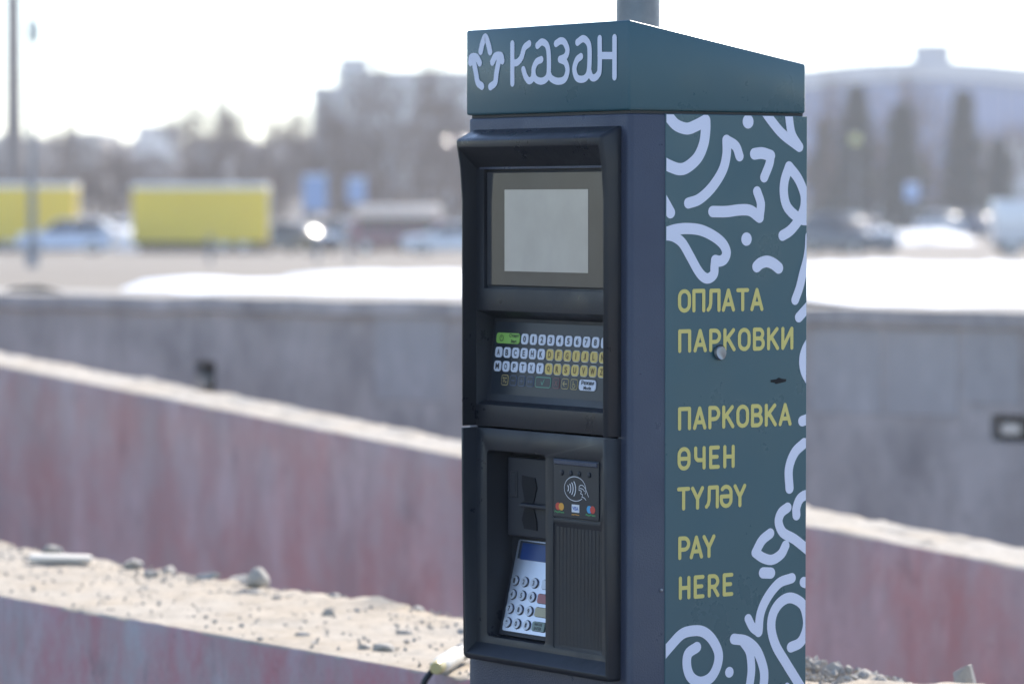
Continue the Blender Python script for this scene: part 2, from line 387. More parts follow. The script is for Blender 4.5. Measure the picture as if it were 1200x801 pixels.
ORNAMENTS = [  # (stroke width,centre line) on the side panel,millimetres (depth,height)
 (13,[(56,1654),(68,1644),(84,1640),(98,1644),(112,1650)]),
 (13.2,[(112,1650),(112,1639),(109,1622),(100,1606),(85,1595),(73,1592),(60,1595),(50,1599),(41,1604)]),
 (15.5,[(177,1650),(177,1649)]),
 (11.5,[(199,1666),(213,1651),(231,1635),(257,1620)]),
 (11,[(257,1620),(245,1636),(240,1659),(238,1667)]),
 (11.5,[(164,1608),(158,1620),(144,1627)]),
 (12,[(144,1627),(144,1610),(138,1591),(122,1571),(103,1557),(86,1552)]),
 (13,[(187,1611),(199,1612),(212,1609)]),
 (11.5,[(212,1609),(210,1599),(202,1583)]),
 (11.5,[(191,1566),(196,1555),(197,1548),(195,1535)]),
 (12.5,[(195,1535),(181,1543),(165,1544),(144,1542),(123,1542)]),
 (13,[(47,1558),(59,1541)]),
 (12,[(241,1596),(234,1579),(233,1563),(238,1548),(251,1537),(263,1532),(282,1532)]),
 (12,[(241,1596),(255,1582),(264,1566),(266,1554),(263,1542),(255,1530),(243,1519),(231,1513)]),
 (12.2,[(47,1516),(55,1518),(68,1521),(85,1522),(105,1520),(124,1513),(138,1504),(144,1494),(141,1486),(134,1483),(127,1484)]),
 (11.5,[(47,1514),(58,1514),(68,1511),(78,1504),(89,1489),(101,1472),(110,1464),(118,1463),(125,1468),(126,1477),(127,1484)]),
 (14.8,[(175,1510),(175,1508)]),
 (13,[(191,1476),(197,1480),(207,1482),(217,1479),(225,1474)]),
 (11,[(273,1512),(272,1497),(269,1483),(263,1466),(258,1450),(251,1435)]),
 (11.5,[(257,1414),(270,1425),(280,1433)]),
 (11.5,[(276,1386),(268,1375),(264,1362),(267,1347),(278,1332)]),
 (12,[(263,1288),(271,1290),(284,1294)]),
 (11.8,[(266,1261),(251,1250),(242,1231),(243,1207)]),
 (11.5,[(240,1184),(230,1178),(226,1167),(233,1154),(251,1145),(272,1131)]),
 (11.5,[(254,1174),(254,1183),(260,1194),(272,1198),(289,1194)]),
 (10,[(272,1131),(277,1145),(280,1163)]),
 (11.5,[(213,1154),(200,1146),(190,1132)]),
 (11.5,[(190,1132),(202,1125),(216,1122),(230,1128),(237,1138)]),
 (12.5,[(202,1107),(214,1106)]),
 (11.5,[(247,1098),(227,1093),(209,1077),(198,1058),(195,1036)]),
 (10.5,[(195,1036),(186,1042),(179,1053)]),
 (12,[(266,1092),(275,1088),(285,1076)]),
 (12,[(246,1014),(261,1019),(270,1033),(271,1048),(264,1065),(246,1074),(230,1070),(218,1057),(215,1039),(222,1018),(237,997),(256,972),(268,956)]),
 (12,[(46,1016),(61,1029),(77,1041),(93,1044),(109,1042),(123,1032),(133,1015),(131,999),(121,986),(105,982),(91,989),(85,1003),(87,1017),(100,1024)]),
 (12,[(157,1030),(176,1026),(192,1014),(202,994),(204,979),(201,961)]),
 (11,[(171,1026),(181,1013),(184,995),(183,981),(179,963)]),
 (12,[(150,992),(150,989)]),
 (10,[(281,1010),(279,994),(280,977)]),
 (8,[(240,967),(239,958)]),
]
LOGO = [  # centre lines on the cap front,millimetres (x,height)
 [(-300,1739),(-296,1749),(-290,1756),(-284,1748),(-280,1738)],
 [(-322,1726),(-320,1732),(-309,1732),(-302,1725)],
 [(-315,1728),(-310,1713),(-306,1701),(-297,1696)],
 [(-275,1725),(-268,1732),(-257,1732),(-254,1726)],
 [(-261,1727),(-266,1712),(-269,1700),(-279,1695)],
 [(-233,1746),(-233,1698)],
 [(-198,1745),(-208,1740),(-214,1729),(-223,1723),(-233,1723)],
 [(-210,1714),(-205,1705),(-198,1700),(-191,1703),(-189,1710)],
 [(-173,1725),(-183,1722),(-189,1713),(-186,1703),(-175,1699),(-164,1701),(-158,1709),(-158,1731),(-162,1742),(-172,1746),(-181,1742)],
 [(-158,1709),(-153,1702),(-140,1698),(-126,1700),(-120,1710),(-124,1720),(-135,1724)],
 [(-135,1724),(-124,1727),(-120,1735),(-126,1744),(-134,1746),(-143,1743)],
 [(-93,1726),(-101,1722),(-106,1712),(-102,1702),(-93,1699),(-83,1701),(-77,1710),(-76,1734),(-80,1743),(-89,1747),(-100,1743)],
 [(-77,1710),(-73,1702),(-67,1700),(-60,1703),(-56,1711),(-56,1746)],
 [(-56,1726),(-27,1725)],
 [(-27,1746),(-27,1700)],
]

# ---- side panel film with its ornaments and lettering
film = obj('side_panel', bevel(bx(-.004, .0012, .0523, DP-.0008, .075, 1.6572), .0008, 1), M['teal_film'], pm)
SX = .0016
def put_side(u, v, off): return Vector((SX + off, u/1000, v/1000))
for i, (wd_, pts) in enumerate(ORNAMENTS):
    wd_ *= 1.09
    bm = bmesh.new()
    if len(pts) == 2 and (Vector(pts[0])-Vector(pts[1])).length < 4:
        c = (Vector(pts[0])+Vector(pts[1]))/2
        bm.faces.new([bm.verts.new(put_side(c.x + wd_/2*math.cos(t*R(15)), c.y + wd_/2*math.sin(t*R(15)), 0)) for t in range(24)])
    else: ribbon(bm, pts, wd_, put_side, off=.00004*(i % 5))
    clip(bm, (0, .0530, 0), (0, -1, 0)); clip(bm, (0, DP-.0022, 0), (0, 1, 0)); clip(bm, (0, 0, 1.6565), (0, 0, 1))
    if len(bm.faces): obj('ornament', bm, M['white_print'], film, normals=False)
    else: bm.free()
def arc(cx, cy, rx, ry, a0, a1, n=10): return [(cx+rx*math.cos(R(a0+(a1-a0)*i/n)), cy+ry*math.sin(R(a0+(a1-a0)*i/n))) for i in range(n+1)]
GW, GH = 14.9, 23.1                      # centre-line box of a letter, millimetres
def stadium(w_=GW, h=GH):
    r = w_/2; return arc(r, h-r, r, r, 0, 180)+arc(r, r, r, r, 180, 360)
def bowl(y0, y1, w_=GW):                 # open bowl from the stem
    r = (y1-y0)/2; return [(0, y1)] + arc(w_-r, (y0+y1)/2, r, r, 90, -90) + [(0, y0)]
w_, h_ = GW, GH
GLYPH = {   # (width, [(points, closed)])
 'О': (w_, [(stadium(), 1)]), 'П': (w_, [([(0, 0), (0, h_), (w_, h_), (w_, 0)], 0)]),
 'Л': (w_*1.1, [([(0, .5), (2.6, 3.2), (3.8, 8), (4.2, h_), (w_*1.1, h_), (w_*1.1, 0)], 0)]),
 'А': (w_*1.04, [([(0, 0), (w_*.52, h_), (w_*1.04, 0)], 0), ([(2.6, 6.6), (w_*1.04-2.6, 6.6)], 0)]),
 'Т': (w_, [([(0, h_), (w_, h_)], 0), ([(w_/2, h_), (w_/2, 0)], 0)]),
 'Р': (w_*.9, [([(0, 0), (0, h_)], 0), (bowl(9.6, h_, w_*.9), 0)]),
 'К': (w_*.94, [([(0, 0), (0, h_)], 0), ([(w_*.88, h_), (0.6, 10.2)], 0), ([(4.4, 13.4), (w_*.94, 0)], 0)]),
 'В': (w_*.92, [([(0, 0), (0, h_)], 0), (bowl(12.3, h_, w_*.86), 0), (bowl(0, 12.3, w_*.92), 0)]),
 'И': (w_*.95, [([(0, h_), (0, 0), (w_*.95, h_), (w_*.95, 0)], 0)]),
 'Ө': (w_, [(stadium(), 1), ([(0, h_/2), (w_, h_/2)], 0)]),
 'Ч': (w_*.86, [([(0, h_)] + [(0, 15)] + arc(5, 14, 5, 5, 180, 270) + [(w_*.86, 9)], 0), ([(w_*.86, h_), (w_*.86, 0)], 0)]),
 'Е': (w_*.78, [([(w_*.78, h_), (0, h_), (0, 0), (w_*.78, 0)], 0), ([(0, h_*.52), (w_*.66, h_*.52)], 0)]),
 'Н': (w_*.86, [([(0, 0), (0, h_)], 0), ([(w_*.86, 0), (w_*.86, h_)], 0), ([(0, h_/2), (w_*.86, h_/2)], 0)]),
 'Ү': (w_, [([(0, h_), (w_/2, 10.5), (w_, h_)], 0), ([(w_/2, 10.5), (w_/2, 0)], 0)]),
 'Ә': (w_, [(arc(w_/2, h_-w_/2, w_/2, w_/2, 142, 0) + arc(w_/2, w_/2, w_/2, w_/2, 0, -180) + [(0, h_/2)], 0), ([(0, h_/2), (w_, h_/2)], 0)]),
 'R': (w_*.88, [([(0, 0), (0, h_)], 0), (bowl(10.4, h_, w_*.86), 0), ([(w_*.42, 10.4), (w_*.88, 0)], 0)]),
}
for a_, b_ in (('P', 'Р'), ('A', 'А'), ('Y', 'Ү'), ('H', 'Н'), ('E', 'Е')): GLYPH[a_] = GLYPH[b_]
def text_line(s, u0, u1, v0, width=4.8):
    tot = sum(GLYPH[c][0] for c in s); gap = ((u1-u0-width) - tot)/(len(s)-1)
    bm = bmesh.new(); u = u0 + width/2
    for c in s:
        for j, (pts, closed) in enumerate(GLYPH[c][1]):
            ribbon_letter(bm, [(u+x, v0+width/2+y) for x, y in pts], width, closed, .00004*j)
        u += GLYPH[c][0] + gap
    obj('lettering', bm, M['yellow_print'], film, normals=False)
def ribbon_letter(bm, pts, width, closed, off):
    if closed or len(pts) > 8: ribbon(bm, pts, width, put_side, smooth=False, closed=bool(closed), off=off); return
    for k in range(len(pts)-1):                       # straight strokes with round ends and joins
        ribbon(bm, [pts[k], pts[k+1]], width, put_side, smooth=False, off=off + .00002*k)
for s, a, b, z in (('ОПЛАТА', 70.6, 201.5, 1422.5), ('ПАРКОВКИ', 71, 248.5, 1375), ('ПАРКОВКА', 71, 246, 1283), ('ӨЧЕН', 70.4, 157.5, 1235.5),
                   ('ТҮЛӘҮ', 69.8, 175.5, 1188), ('PAY', 71.6, 128.2, 1129.5), ('HERE', 72.6, 155.8, 1082)): text_line(s, a, b, z)
# lock: a loose steel disc over its hole, and the key slit
bm = bmesh.new(); tube(bm, [(.001, .1345, 1.375), (.0022, .1345, 1.375)], .0085, 20)
obj('lock_hole', bm, M['dark_hole'], film)
bm = bmesh.new(); tube(bm, [(.0015, .1330, 1.3735), (.0052, .1338, 1.3742), (.0062, .1338, 1.3742)], [.0088, .0084, .0070], 20)
obj('lock_cover', bm, M['lock_steel'], film, smooth=True)
bm = bmesh.new()
pts = [(213, 1339.2), (222, 1340), (226, 1342), (230, 1340.4), (238, 1339.5), (237, 1336.6), (229, 1335.2), (221, 1334), (219, 1336), (213, 1336.4)]
bm.faces.new([bm.verts.new((.0016, u/1000, v/1000)) for u, v in pts]); obj('key_slit', bm, M['dark_hole'], film, normals=False)
obj('rivet', tube(bmesh.new(), [(-.001, .047, 1.095), (.0012, .047, 1.095), (.0018, .047, 1.095)], [.002, .002, .001], 10), M['lock_steel'], body, smooth=True)
# ---- logo on the cap
cap = [o for o in pm.children if o.name.startswith('cap')][0]
def put_front(u, v, off): return Vector((u/1000, -.0019 - off, v/1000))
def front_ribbon(name, strokes, width, m, parent, put=put_front):
    bm = bmesh.new()
    for i, p in enumerate(strokes): ribbon(bm, p, width, put, smooth=len(p) > 2, off=.00004*i)
    bmesh.ops.reverse_faces(bm, faces=[f for f in bm.faces if f.normal.y > 0])
    return obj(name, bm, m, parent, normals=False)
front_ribbon('tulip_emblem', LOGO[:5], 9.4, M['white_print'], cap)
front_ribbon('lettering', LOGO[5:], 8.6, M['white_print'], cap)

# ---- upper housing: hooded frame round screen and keyboard
XL, XR = -.3142, -.0165
prof = [(.075, 1.2775), (-.0225, 1.2775), (-.0225, 1.555), (-.0255, 1.597), (-.0300, 1.622), (-.0305, 1.6285), (-.0285, 1.6315), (-.004, 1.6425), (.075, 1.6425)]
bm = prism_x(prof, XL, XR)
e = [e for e in bm.edges if max(v.co.y for v in e.verts) < -.001 and (abs(e.verts[0].co.x-e.verts[1].co.x) < 1e-4) and not (e.verts[0].co.y > -.01 and e.verts[1].co.y > -.01)]
bevel(bm, .0045, 3, e)
IL, IR = -.3085, -.0222
c1 = prism_x([(-.06, 1.270), (-.06, 1.633), (-.0310, 1.6215), (-.0025, 1.5955), (-.0025, 1.270)], IL, IR)          # the front trough
c2 = bx(-.2930, -.0385, -.02, .004, 1.4475, 1.5935)                                                            # screen pocket
c3 = prism_x([(-.02, 1.4265), (.0250, 1.4100), (.0120, 1.3080), (-.02, 1.2985)], IL+.0006, IR-.0006)            # keyboard pocket
bm = boolean(bm, [c1, c2, c3])
obj('upper_housing', soften(bm, .0011, 2), M['black_plastic'], pm, smooth=True)
obj('ceiling_strip', bx(-.300, -.031, -.0035, .001, 1.5937, 1.5985), M['slate_paint'], pm)
# screen
scr = obj('screen', bevel(bx(-.2886, -.0425, -.0008, .006, 1.451, 1.590), .001, 1), None, pm)
obj('display', bx(-.2505, -.0800, -.0011, .003, 1.4690, 1.5685), M['lcd'], scr)
# keyboard on its tilted plane
kb_o, kb_t = Vector((0, .0230, 1.405)), Vector((0, .105, 1)).normalized(); kb_n = Vector((0, -1, .105)).normalized()
def kb(x, z, off): return kb_o + kb_t*((z-1.405)/kb_t.z) + Vector((x, 0, 0)) + kb_n*off
def kb_mm(u, v, off): return kb(u/1000, v/1000, off)
def rr(x0, x1, z0, z1, r, n=4):
    P = []
    for cx, cz, a in ((x1-r, z1-r, 0), (x0+r, z1-r, 90), (x0+r, z0+r, 180), (x1-r, z0+r, 270)):
        for k in range(n+1): P.append((cx+r*math.cos(R(a+90*k/n)), cz+r*math.sin(R(a+90*k/n))))
    return P
def plate(name, pts, put, o0, o1, m, parent):
    bm = bmesh.new()
    a = [bm.verts.new(put(x, z, o0)) for x, z in pts]; b = [bm.verts.new(put(x, z, o1)) for x, z in pts]
    for i in range(len(pts)): j = (i+1) % len(pts); bm.faces.new((a[i], a[j], b[j], b[i]))
    bm.faces.new(b); bm.faces.new(a[::-1])
    return obj(name, bm, m, parent)
kbd = plate('keyboard', rr(-.3005, -.0300, 1.3165, 1.4055, .003), kb, -.003, .0008, M['panel_black'], pm)
_txt = {}
def text_mesh(s):
    if s not in _txt:
        c = bpy.data.curves.new('t', 'FONT'); c.body = s; c.align_x = 'CENTER'; c.resolution_u = 3; c.offset = .028
        o = bpy.data.objects.new('t', c); col.objects.link(o); bpy.context.view_layer.update()
        me = bpy.data.meshes.new_from_object(o.evaluated_get(bpy.context.evaluated_depsgraph_get()))
        vs_ = [(v.co.x, v.co.y) for v in me.vertices]; fs = [tuple(p.vertices) for p in me.polygons]
        bpy.data.objects.remove(o); bpy.data.curves.remove(c); bpy.data.meshes.remove(me)
        x0, x1 = min(v[0] for v in vs_), max(v[0] for v in vs_); y0, y1 = min(v[1] for v in vs_), max(v[1] for v in vs_)
        _txt[s] = ([((x-x0)/(x1-x0)-.5, (y-y0)/(y1-y0)-.5) for x, y in vs_], fs)
    return _txt[s]
def legend(s, x, z, w, h, put, off, m, parent, fat=0.):
    vs_, fs = text_mesh(s); bm = bmesh.new()
    V = [bm.verts.new(put(x+a*w, z+b*h, off)) for a, b in vs_]
    for f in fs:
        try: bm.faces.new([V[i] for i in f])
        except ValueError: pass
    return obj('legend', bm, m, parent, normals=False)
def key(x0, x1, zc, hh, m, rim=None, h0=.0008, h1=.0018):
    k = plate('key', rr(x0, x1, zc-hh, zc+hh, .0042), kb, h0, h1 + (.00 if not rim else -.0006), m, kbd)
    return k
KH = .0065
ROWZ = (1.3855, 1.3680, 1.3509, 1.3342)
key(-.2960, -.2470, ROWZ[0], KH, M['key_green'])
legend('Старт', -.2585, ROWZ[0]+.0030, .0205, .0052, kb, .0021, M['legend_dark'], kbd)
legend('Start', -.2585, ROWZ[0]-.0034, .0120, .0042, kb, .0021, M['legend_dark'], kbd)
def ring_mark(cx, cz, r, wd_, m, a0=0, a1=360, put=kb_mm, off=.0021, parent=None, sx=1.):
    bm = bmesh.new(); P = [(cx+x*sx, cz+y) for x, y in arc(0, 0, r, r, a0, a1, 20)]
    if a1-a0 == 360: ribbon(bm, P[:-1], wd_, put, smooth=False, closed=True, off=off)
    else: ribbon(bm, P, wd_, put, smooth=False, off=off)
    return obj('symbol', bm, m, parent or kbd, normals=False)
ring_mark(-284.5, ROWZ[0]*1000, 3.6, .9, M['legend_dark'], 120, 420)
bm = bmesh.new(); ribbon(bm, [(-284.5, ROWZ[0]*1000+.5), (-284.5, ROWZ[0]*1000+4.4)], .9, kb_mm, smooth=False, off=.0021); obj('symbol', bm, M['legend_dark'], kbd, normals=False)
for i, c in enumerate('0123456789'):
    x = -.2436 + i*.01804; key(x, x+.0145, ROWZ[0], KH, M['key_white']); legend(c, x+.0072, ROWZ[0], .0056 if c != '1' else .0030, .0076, kb, .0021, M['legend_dark'], kbd)
for row, s in ((1, 'ABCEHKDFGIJLN'), (2, 'MOPTXYQRSUVWZ')):
    for i, c in enumerate(s):
        x = -.2960 + i*.01779; ye = i > 5
        key(x, x+.0145, ROWZ[row], KH, M['key_yellow'] if ye else M['key_white'])
        if ye: plate('key_rim', rr(x-.0005, x+.0150, ROWZ[row]-KH-.0005, ROWZ[row]+KH+.0004, .0045), kb, .0008, .0012, M['key_white'], kbd)
        legend(c, x+.0072, ROWZ[row], {'I': .0016, 'M': .0076, 'W': .0088, 'J': .0046, 'L': .0046, 'F': .0048, 'E': .0048}.get(c, .0060), .0076, kb, .0021, M['legend_brown'] if ye else M['legend_dark'], kbd)
def outline_key(x0, x1, m, sym, fill=None):
    z = ROWZ[3]; x0 += .0006; x1 -= .0016
    plate('key', rr(x0, x1, z-KH, z+KH, .0034), kb, .0008, .0013, m, kbd)
    plate('key_face', rr(x0+.0009, x1-.0009, z-KH+.0009, z+KH-.0009, .0027), kb, .0008, .0015, fill or M['panel_black'], kbd)
    xc = (x0+x1)/2*1000; zc = z*1000; bm = bmesh.new()
    for p in sym: ribbon(bm, [(xc+a, zc+b) for a, b in p], 1.1, kb_mm, smooth=False, off=.0017)
    if sym: obj('symbol', bm, m, kbd, normals=False)
    else: bm.free()
outline_key(-.2793, -.2627, M['outline_yellow'], []); legend('TC', -.2715, ROWZ[3], .0088, .0068, kb, .0017, M['outline_yellow'], kbd)
outline_key(-.2614, -.2450, M['outline_blue'], [[(-3, 0), (3, 0)]])
outline_key(-.2437, -.2273, M['outline_blue'], [[(-3, 0), (3, 0)], [(0, -2.6), (0, 2.6)]])
outline_key(-.2260, -.2096, M['outline_blue'], [[(-4.5, 0), (-.6, 0)], [(-2.5, -2), (-2.5, 2)], [(.6, 0), (4.5, 0)], [(2.5, -2), (2.5, 2)]])
outline_key(-.2082, -.1741, M['outline_green'], [[(-3.4, .4), (-1, -3.2)], [(-1, -3.2), (2.6, 3.6)]])
outline_key(-.1723, -.1560, M['outline_red'], [[(-2.6, -3), (2.6, 3)], [(-2.6, 3), (2.6, -3)]])
outline_key(-.1547, -.1378, M['outline_yellow'], [[(-4, 0), (4, 0)], [(-4, 0), (-.8, 2.6)], [(-4, 0), (-.8, -2.6)]])
outline_key(-.1365, -.1198, M['outline_yellow'], [[(-1.5, 3.6), (-1.2, 0)], [(-1.2, 0), (2.4, 0)], [(2.4, 0), (3.4, -3)]])
ring_mark(-128.6, ROWZ[3]*1000-1.6, 2.6, .9, M['outline_yellow'], 140, 380, off=.0017)
key(-.1178, -.0842, ROWZ[3], KH, M['key_white'])
legend('Режим', -.1005, ROWZ[3]+.0030, .0250, .0054, kb, .0021, M['legend_dark'], kbd)
legend('Mode', -.1005, ROWZ[3]-.0034, .0150, .0044, kb, .0021, M['legend_dark'], kbd)

# ---- lower housing: card recess with pin pad, contactless reader, ribbed plate
bm = prism_x([(.075, .9885), (-.0150, .9885), (-.0185, .9935), (-.0225, 1.20), (-.0225, 1.2750), (.075, 1.2750)], XL+.0005, XR-.0003)
e = [e for e in bm.edges if max(v.co.z for v in e.verts) < .9890 and abs(e.verts[0].co.x-e.verts[1].co.x) < 1e-4]
bevel(bm, .011, 4, e)
e = [e for e in bm.edges if max(v.co.y for v in e.verts) < -.001 and min(v.co.z for v in e.verts) > .9925]
e = [e for e in e if abs(e.verts[0].co.x-e.verts[1].co.x) < 1e-4]
bevel(bm, .0042, 3, e)
c1 = prism_x([(-.06, .9660), (-.0215, .9935), (-.0025, 1.0090), (-.0025, 1.290), (-.06, 1.290)], IL, IR)
c2 = prism_y(rr(-.2860, -.1635, 1.0175, 1.2480, .006), -.02, .036)
bm = boolean(bm, [c1, c2, prism_y(rr(-.1475, -.0540, 1.1735, 1.2465, .0025), -.02, -.0008), prism_y(rr(-.1475, -.0500, 1.0165, 1.1680, .0025), -.02, -.0012)])
low = obj('lower_housing', soften(bm, .0012, 2), M['black_plastic'], pm, smooth=True)
for i in range(13):
    x = -.1425 + i*.0072; obj('rib', bx(x, x+.0056, -.00135, .002, 1.021, 1.1630), M['black_plastic'], low)
# card slot block at the back of the recess
cs = obj('card_reader', bevel(bx(-.2735, -.1655, .0200, .0355, 1.1420, 1.2400), .002), M['recess_plastic'], pm)
obj('slot_frame', bevel(bx(-.2660, -.2520, .0185, .0215, 1.190, 1.222), .001), M['black_plastic'], cs)
obj('slot_window', bx(-.2636, -.2544, .0180, .0195, 1.1935, 1.2185), M['recess_plastic'], cs)
hour = [(-.2420, 1.2180), (-.2150, 1.2160), (-.2110, 1.2040), (-.2180, 1.1850), (-.2180, 1.1800), (-.2110, 1.1620), (-.2110, 1.1520), (-.2370, 1.1530), (-.2420, 1.1640), (-.2360, 1.1790), (-.2480, 1.1830), (-.2360, 1.1870), (-.2420, 1.2070)]
bm = prism_y(hour, .0188, .0210); obj('card_slot', bm, M['dark_hole'], cs)
obj('card_lip', bevel(bx(-.234, -.168, .0080, .0190, 1.1800, 1.1850), .0015), M['recess_plastic'], cs)
# pin pad on its tilted plane
pd_o = Vector((0, .0355, 1.136)); pd_t = Vector((0, .233, 1)).normalized(); pd_n = Vector((0, -1, .233)).normalized()
def pd(x, z, off): return pd_o + pd_t*((z-1.136)/pd_t.z) + Vector((x, 0, 0)) + pd_n*off
def pd_mm(u, v, off): return pd(u/1000, v/1000, off)
pad = plate('pin_pad', rr(-.2712, -.1790, 1.0255, 1.1365, .003), pd, -.012, .0, M['steel'], pm)
plate('pad_surround', rr(-.2810, -.1680, 1.0205, 1.1420, .003), pd, -.016, -.0035, M['recess_plastic'], pad)
plate('screen_bezel', rr(-.2660, -.1840, 1.1135, 1.1350, .001), pd, 0, .0008, M['panel_black'], pad)
plate('screen', rr(-.2600, -.1880, 1.1125, 1.1328, .001), pd, .0003, .0012, M['pad_screen'], pad)
for r_, z in enumerate((1.0864, 1.0697, 1.0524, 1.0355)):
    for c_, x in enumerate((-.2620, -.2420, -.2215)):
        P = [(x + .0070*math.cos(R(t*20)), z + .0058*math.sin(R(t*20))) for t in range(18)]
        plate('key_well', [(x + (px-x)*1.12, z + (pz-z)*1.12) for px, pz in P], pd, 0, .0004, M['dark_hole'], pad)
        plate('key', P, pd, 0, .0022, M['key_steel'], pad)
        legend('123456789*0#'[r_*3+c_], x, z, .0040, .0062, pd, .0024, M['legend_dark'], pad)
for (z, m, x0) in ((1.0864, 'key_steel', -.2045), (1.0692, 'red_key', -.2078), (1.0530, 'amber_key', -.2082), (1.0358, 'green_key', -.2085)):
    hh = .0054; plate('key_well', rr(x0-.0006, -.1829, z-hh-.0006, z+hh+.0006, .002), pd, 0, .0004, M['dark_hole'], pad)
    plate('key', rr(x0, -.1835, z-hh, z+hh, .0018), pd, 0, .0022, M[m], pad)
legend('ВВОД', -.1960, 1.0382, .0150, .0036, pd, .0024, M['legend_dark'], pad)
legend('ENTER', -.1960, 1.0334, .0150, .0036, pd, .0024, M['legend_dark'], pad)
# contactless reader
rd = obj('contactless_reader', bevel(bx(-.1464, -.0550, -.0036, .001, 1.1750, 1.2455), .0012), M['panel_black'], pm)
def put_rd(u, v, off): return Vector((u/1000, -.0038 - off, v/1000))
def rdm(u, v, off): return put_rd(u*1000, v*1000, off)
obj('top_strip', bevel(bx(-.1440, -.0570, -.0052, -.003, 1.2385, 1.2445), .001, 1), M['slate_paint'], rd)
for x in (-.1290, -.1110, -.0940, -.0740):
    obj('indicator_light', tube(bmesh.new(), [(x, -.003, 1.2290), (x, -.0046, 1.2290), (x, -.0052, 1.2290)], [.0036, .0034, .0018], 12), M['recess_plastic'], rd, smooth=True)
bm = bmesh.new()
C0 = (-102.0, 1211.0)
ribbon(bm, [(C0[0]+21.5*math.cos(R(a)), C0[1]+14.6*math.sin(R(a))) for a in range(-20, 311, 10)], .75, put_rd, smooth=False)
for k, (r_, o_) in enumerate(((5, -9.0), (8, -5.0), (11, -1.0), (13.5, 3.5))):
    ribbon(bm, [(C0[0]-5+o_+(r_*.5)*(math.cos(R(a))-.6), C0[1]+r_*.72*math.sin(R(a))) for a in range(-60, 61, 12)], 1.4, put_rd, smooth=False, off=.00003)
hand = [[(C0[0]+8, C0[1]-1), (C0[0]+9, C0[1]+4), (C0[0]+15, C0[1]+5), (C0[0]+21, C0[1]+1), (C0[0]+27, C0[1]-8)], [(C0[0]+8, C0[1]-1), (C0[0]+13, C0[1]-2), (C0[0]+11, C0[1]-5)],
        [(C0[0]+11, C0[1]-5), (C0[0]+15, C0[1]-6), (C0[0]+14, C0[1]-9)], [(C0[0]+14, C0[1]-9), (C0[0]+18, C0[1]-9.5), (C0[0]+22, C0[1]-12)], [(C0[0]+10, C0[1]+1.5), (C0[0]+16, C0[1]+.5), (C0[0]+19, C0[1]-2)]]
for k, p in enumerate(hand): ribbon(bm, p, .8, put_rd, off=.00006+.00002*k)
bmesh.ops.reverse_faces(bm, faces=[f for f in bm.faces if f.normal.y > 0])
obj('contactless_symbol', bm, M['line_white'], rd, normals=False)
def disc(x, z, r, m, off, sx=1.15):
    bm = bmesh.new(); bm.faces.new([bm.verts.new(rdm(x + r*sx*math.cos(R(t*20)), z + r*math.sin(R(t*20)), off)) for t in range(18)])
    bmesh.ops.reverse_faces(bm, faces=[f for f in bm.faces if f.normal.y > 0]); obj('card_emblem', bm, m, rd, normals=False)
disc(-.1360, 1.1880, .0046, M['logo_red'], .0); disc(-.1295, 1.1880, .0046, M['logo_orange'], .00004)
legend('PayPass', -.1335, 1.1812, .0190, .0030, rdm, .0, M['logo_green'], rd)
plate('card_emblem', rr(-.1085, -.0935, 1.1828, 1.1922, .0005), rdm, -.001, .0001, M['line_white'], rd); legend('VISA', -.1010, 1.1875, .0120, .0046, rdm, .0003, M['logo_blue'], rd)
legend('payWave', -.1010, 1.1800, .0150, .0022, rdm, .0, M['logo_orange'], rd)
disc(-.0735, 1.1880, .0046, M['logo_cyan'], .0); disc(-.0670, 1.1880, .0046, M['logo_red'], .00004)
legend('PayPass', -.0710, 1.1812, .0190, .0030, rdm, .0, M['logo_green'], rd)

# dark reflective screen glass
m = mat('screen_glass', (.045, .046, .05), .08, spec=.4, vary=(10, .8, (.075, .075, .08))); scr.data.materials.clear(); scr.data.materials.append(m)

# ---- the steel post standing behind the machine
post = empty('steel_post', (.0335*4.94, 4.94, 0)); tag(post, 'grey galvanised round steel post standing behind parking machine', 'post')
obj('pipe', tube(bmesh.new(), [(0, 0, 0), (0, 0, 2.9)], .0286, 28), M['galvanised'], post, smooth=True)
obj('cap', tube(bmesh.new(), [(0, 0, 2.895), (0, 0, 2.92), (0, 0, 2.925)], [.031, .031, .02], 28), M['rubber'], post, smooth=True)
obj('base_plate', bevel(bx(-.07, .07, -.07, .07, 0, .01), .003), M['galvanised'], post)

# ------------------------------------------------------------------ rubble on the broad wall
def stone_mesh(seed, sx, sy, sz):
    """a broken, angular lump: the hull of scattered points, its edges worn"""
    r = random.Random(seed*7.3); bm = bmesh.new()
    for i in range(17):
        p = Vector((r.gauss(0, 1), r.gauss(0, 1), r.gauss(0, 1))).normalized()*r.uniform(.8, 1.15)
        bm.verts.new((p.x*sx, p.y*sy, p.z*sz))
    h = bmesh.ops.convex_hull(bm, input=bm.verts[:])
    bmesh.ops.delete(bm, geom=[v for v in bm.verts if not v.link_faces], context='VERTS')
    bevel(bm, min(sx, sy, sz)*.10, 1)
    lo = min(v.co.z for v in bm.verts)
    for v in bm.verts: v.co.z -= lo
    return bm
def stone(u, n, s, m, label, rz=0, seed=1, group=None, dz=-.006, cat='stone'):
    o = obj('stone', stone_mesh(seed, *s), M[m])
    o.location = wp(u, n, NEAR_TOP + dz); o.rotation_euler = (0, 0, rz)
    return tag(o, label, cat, group)
sl = bevel(bx(-.058, .058, -.016, .016, 0, .013), .003, 2)
for v in sl.verts: v.co += Vector((noise.noise(v.co*40), noise.noise(v.co*50), noise.noise(v.co*60)))*.003
o = obj('concrete_slab', sl, M['stone_pale'], smooth=True); o.location = wp(-6.245, 3.44, NEAR_TOP + .006); o.rotation_euler = (R(3), R(2), R(10))
tag(o, 'thin pale flat slab fragment lying on rubble-strewn wall top', 'slab')
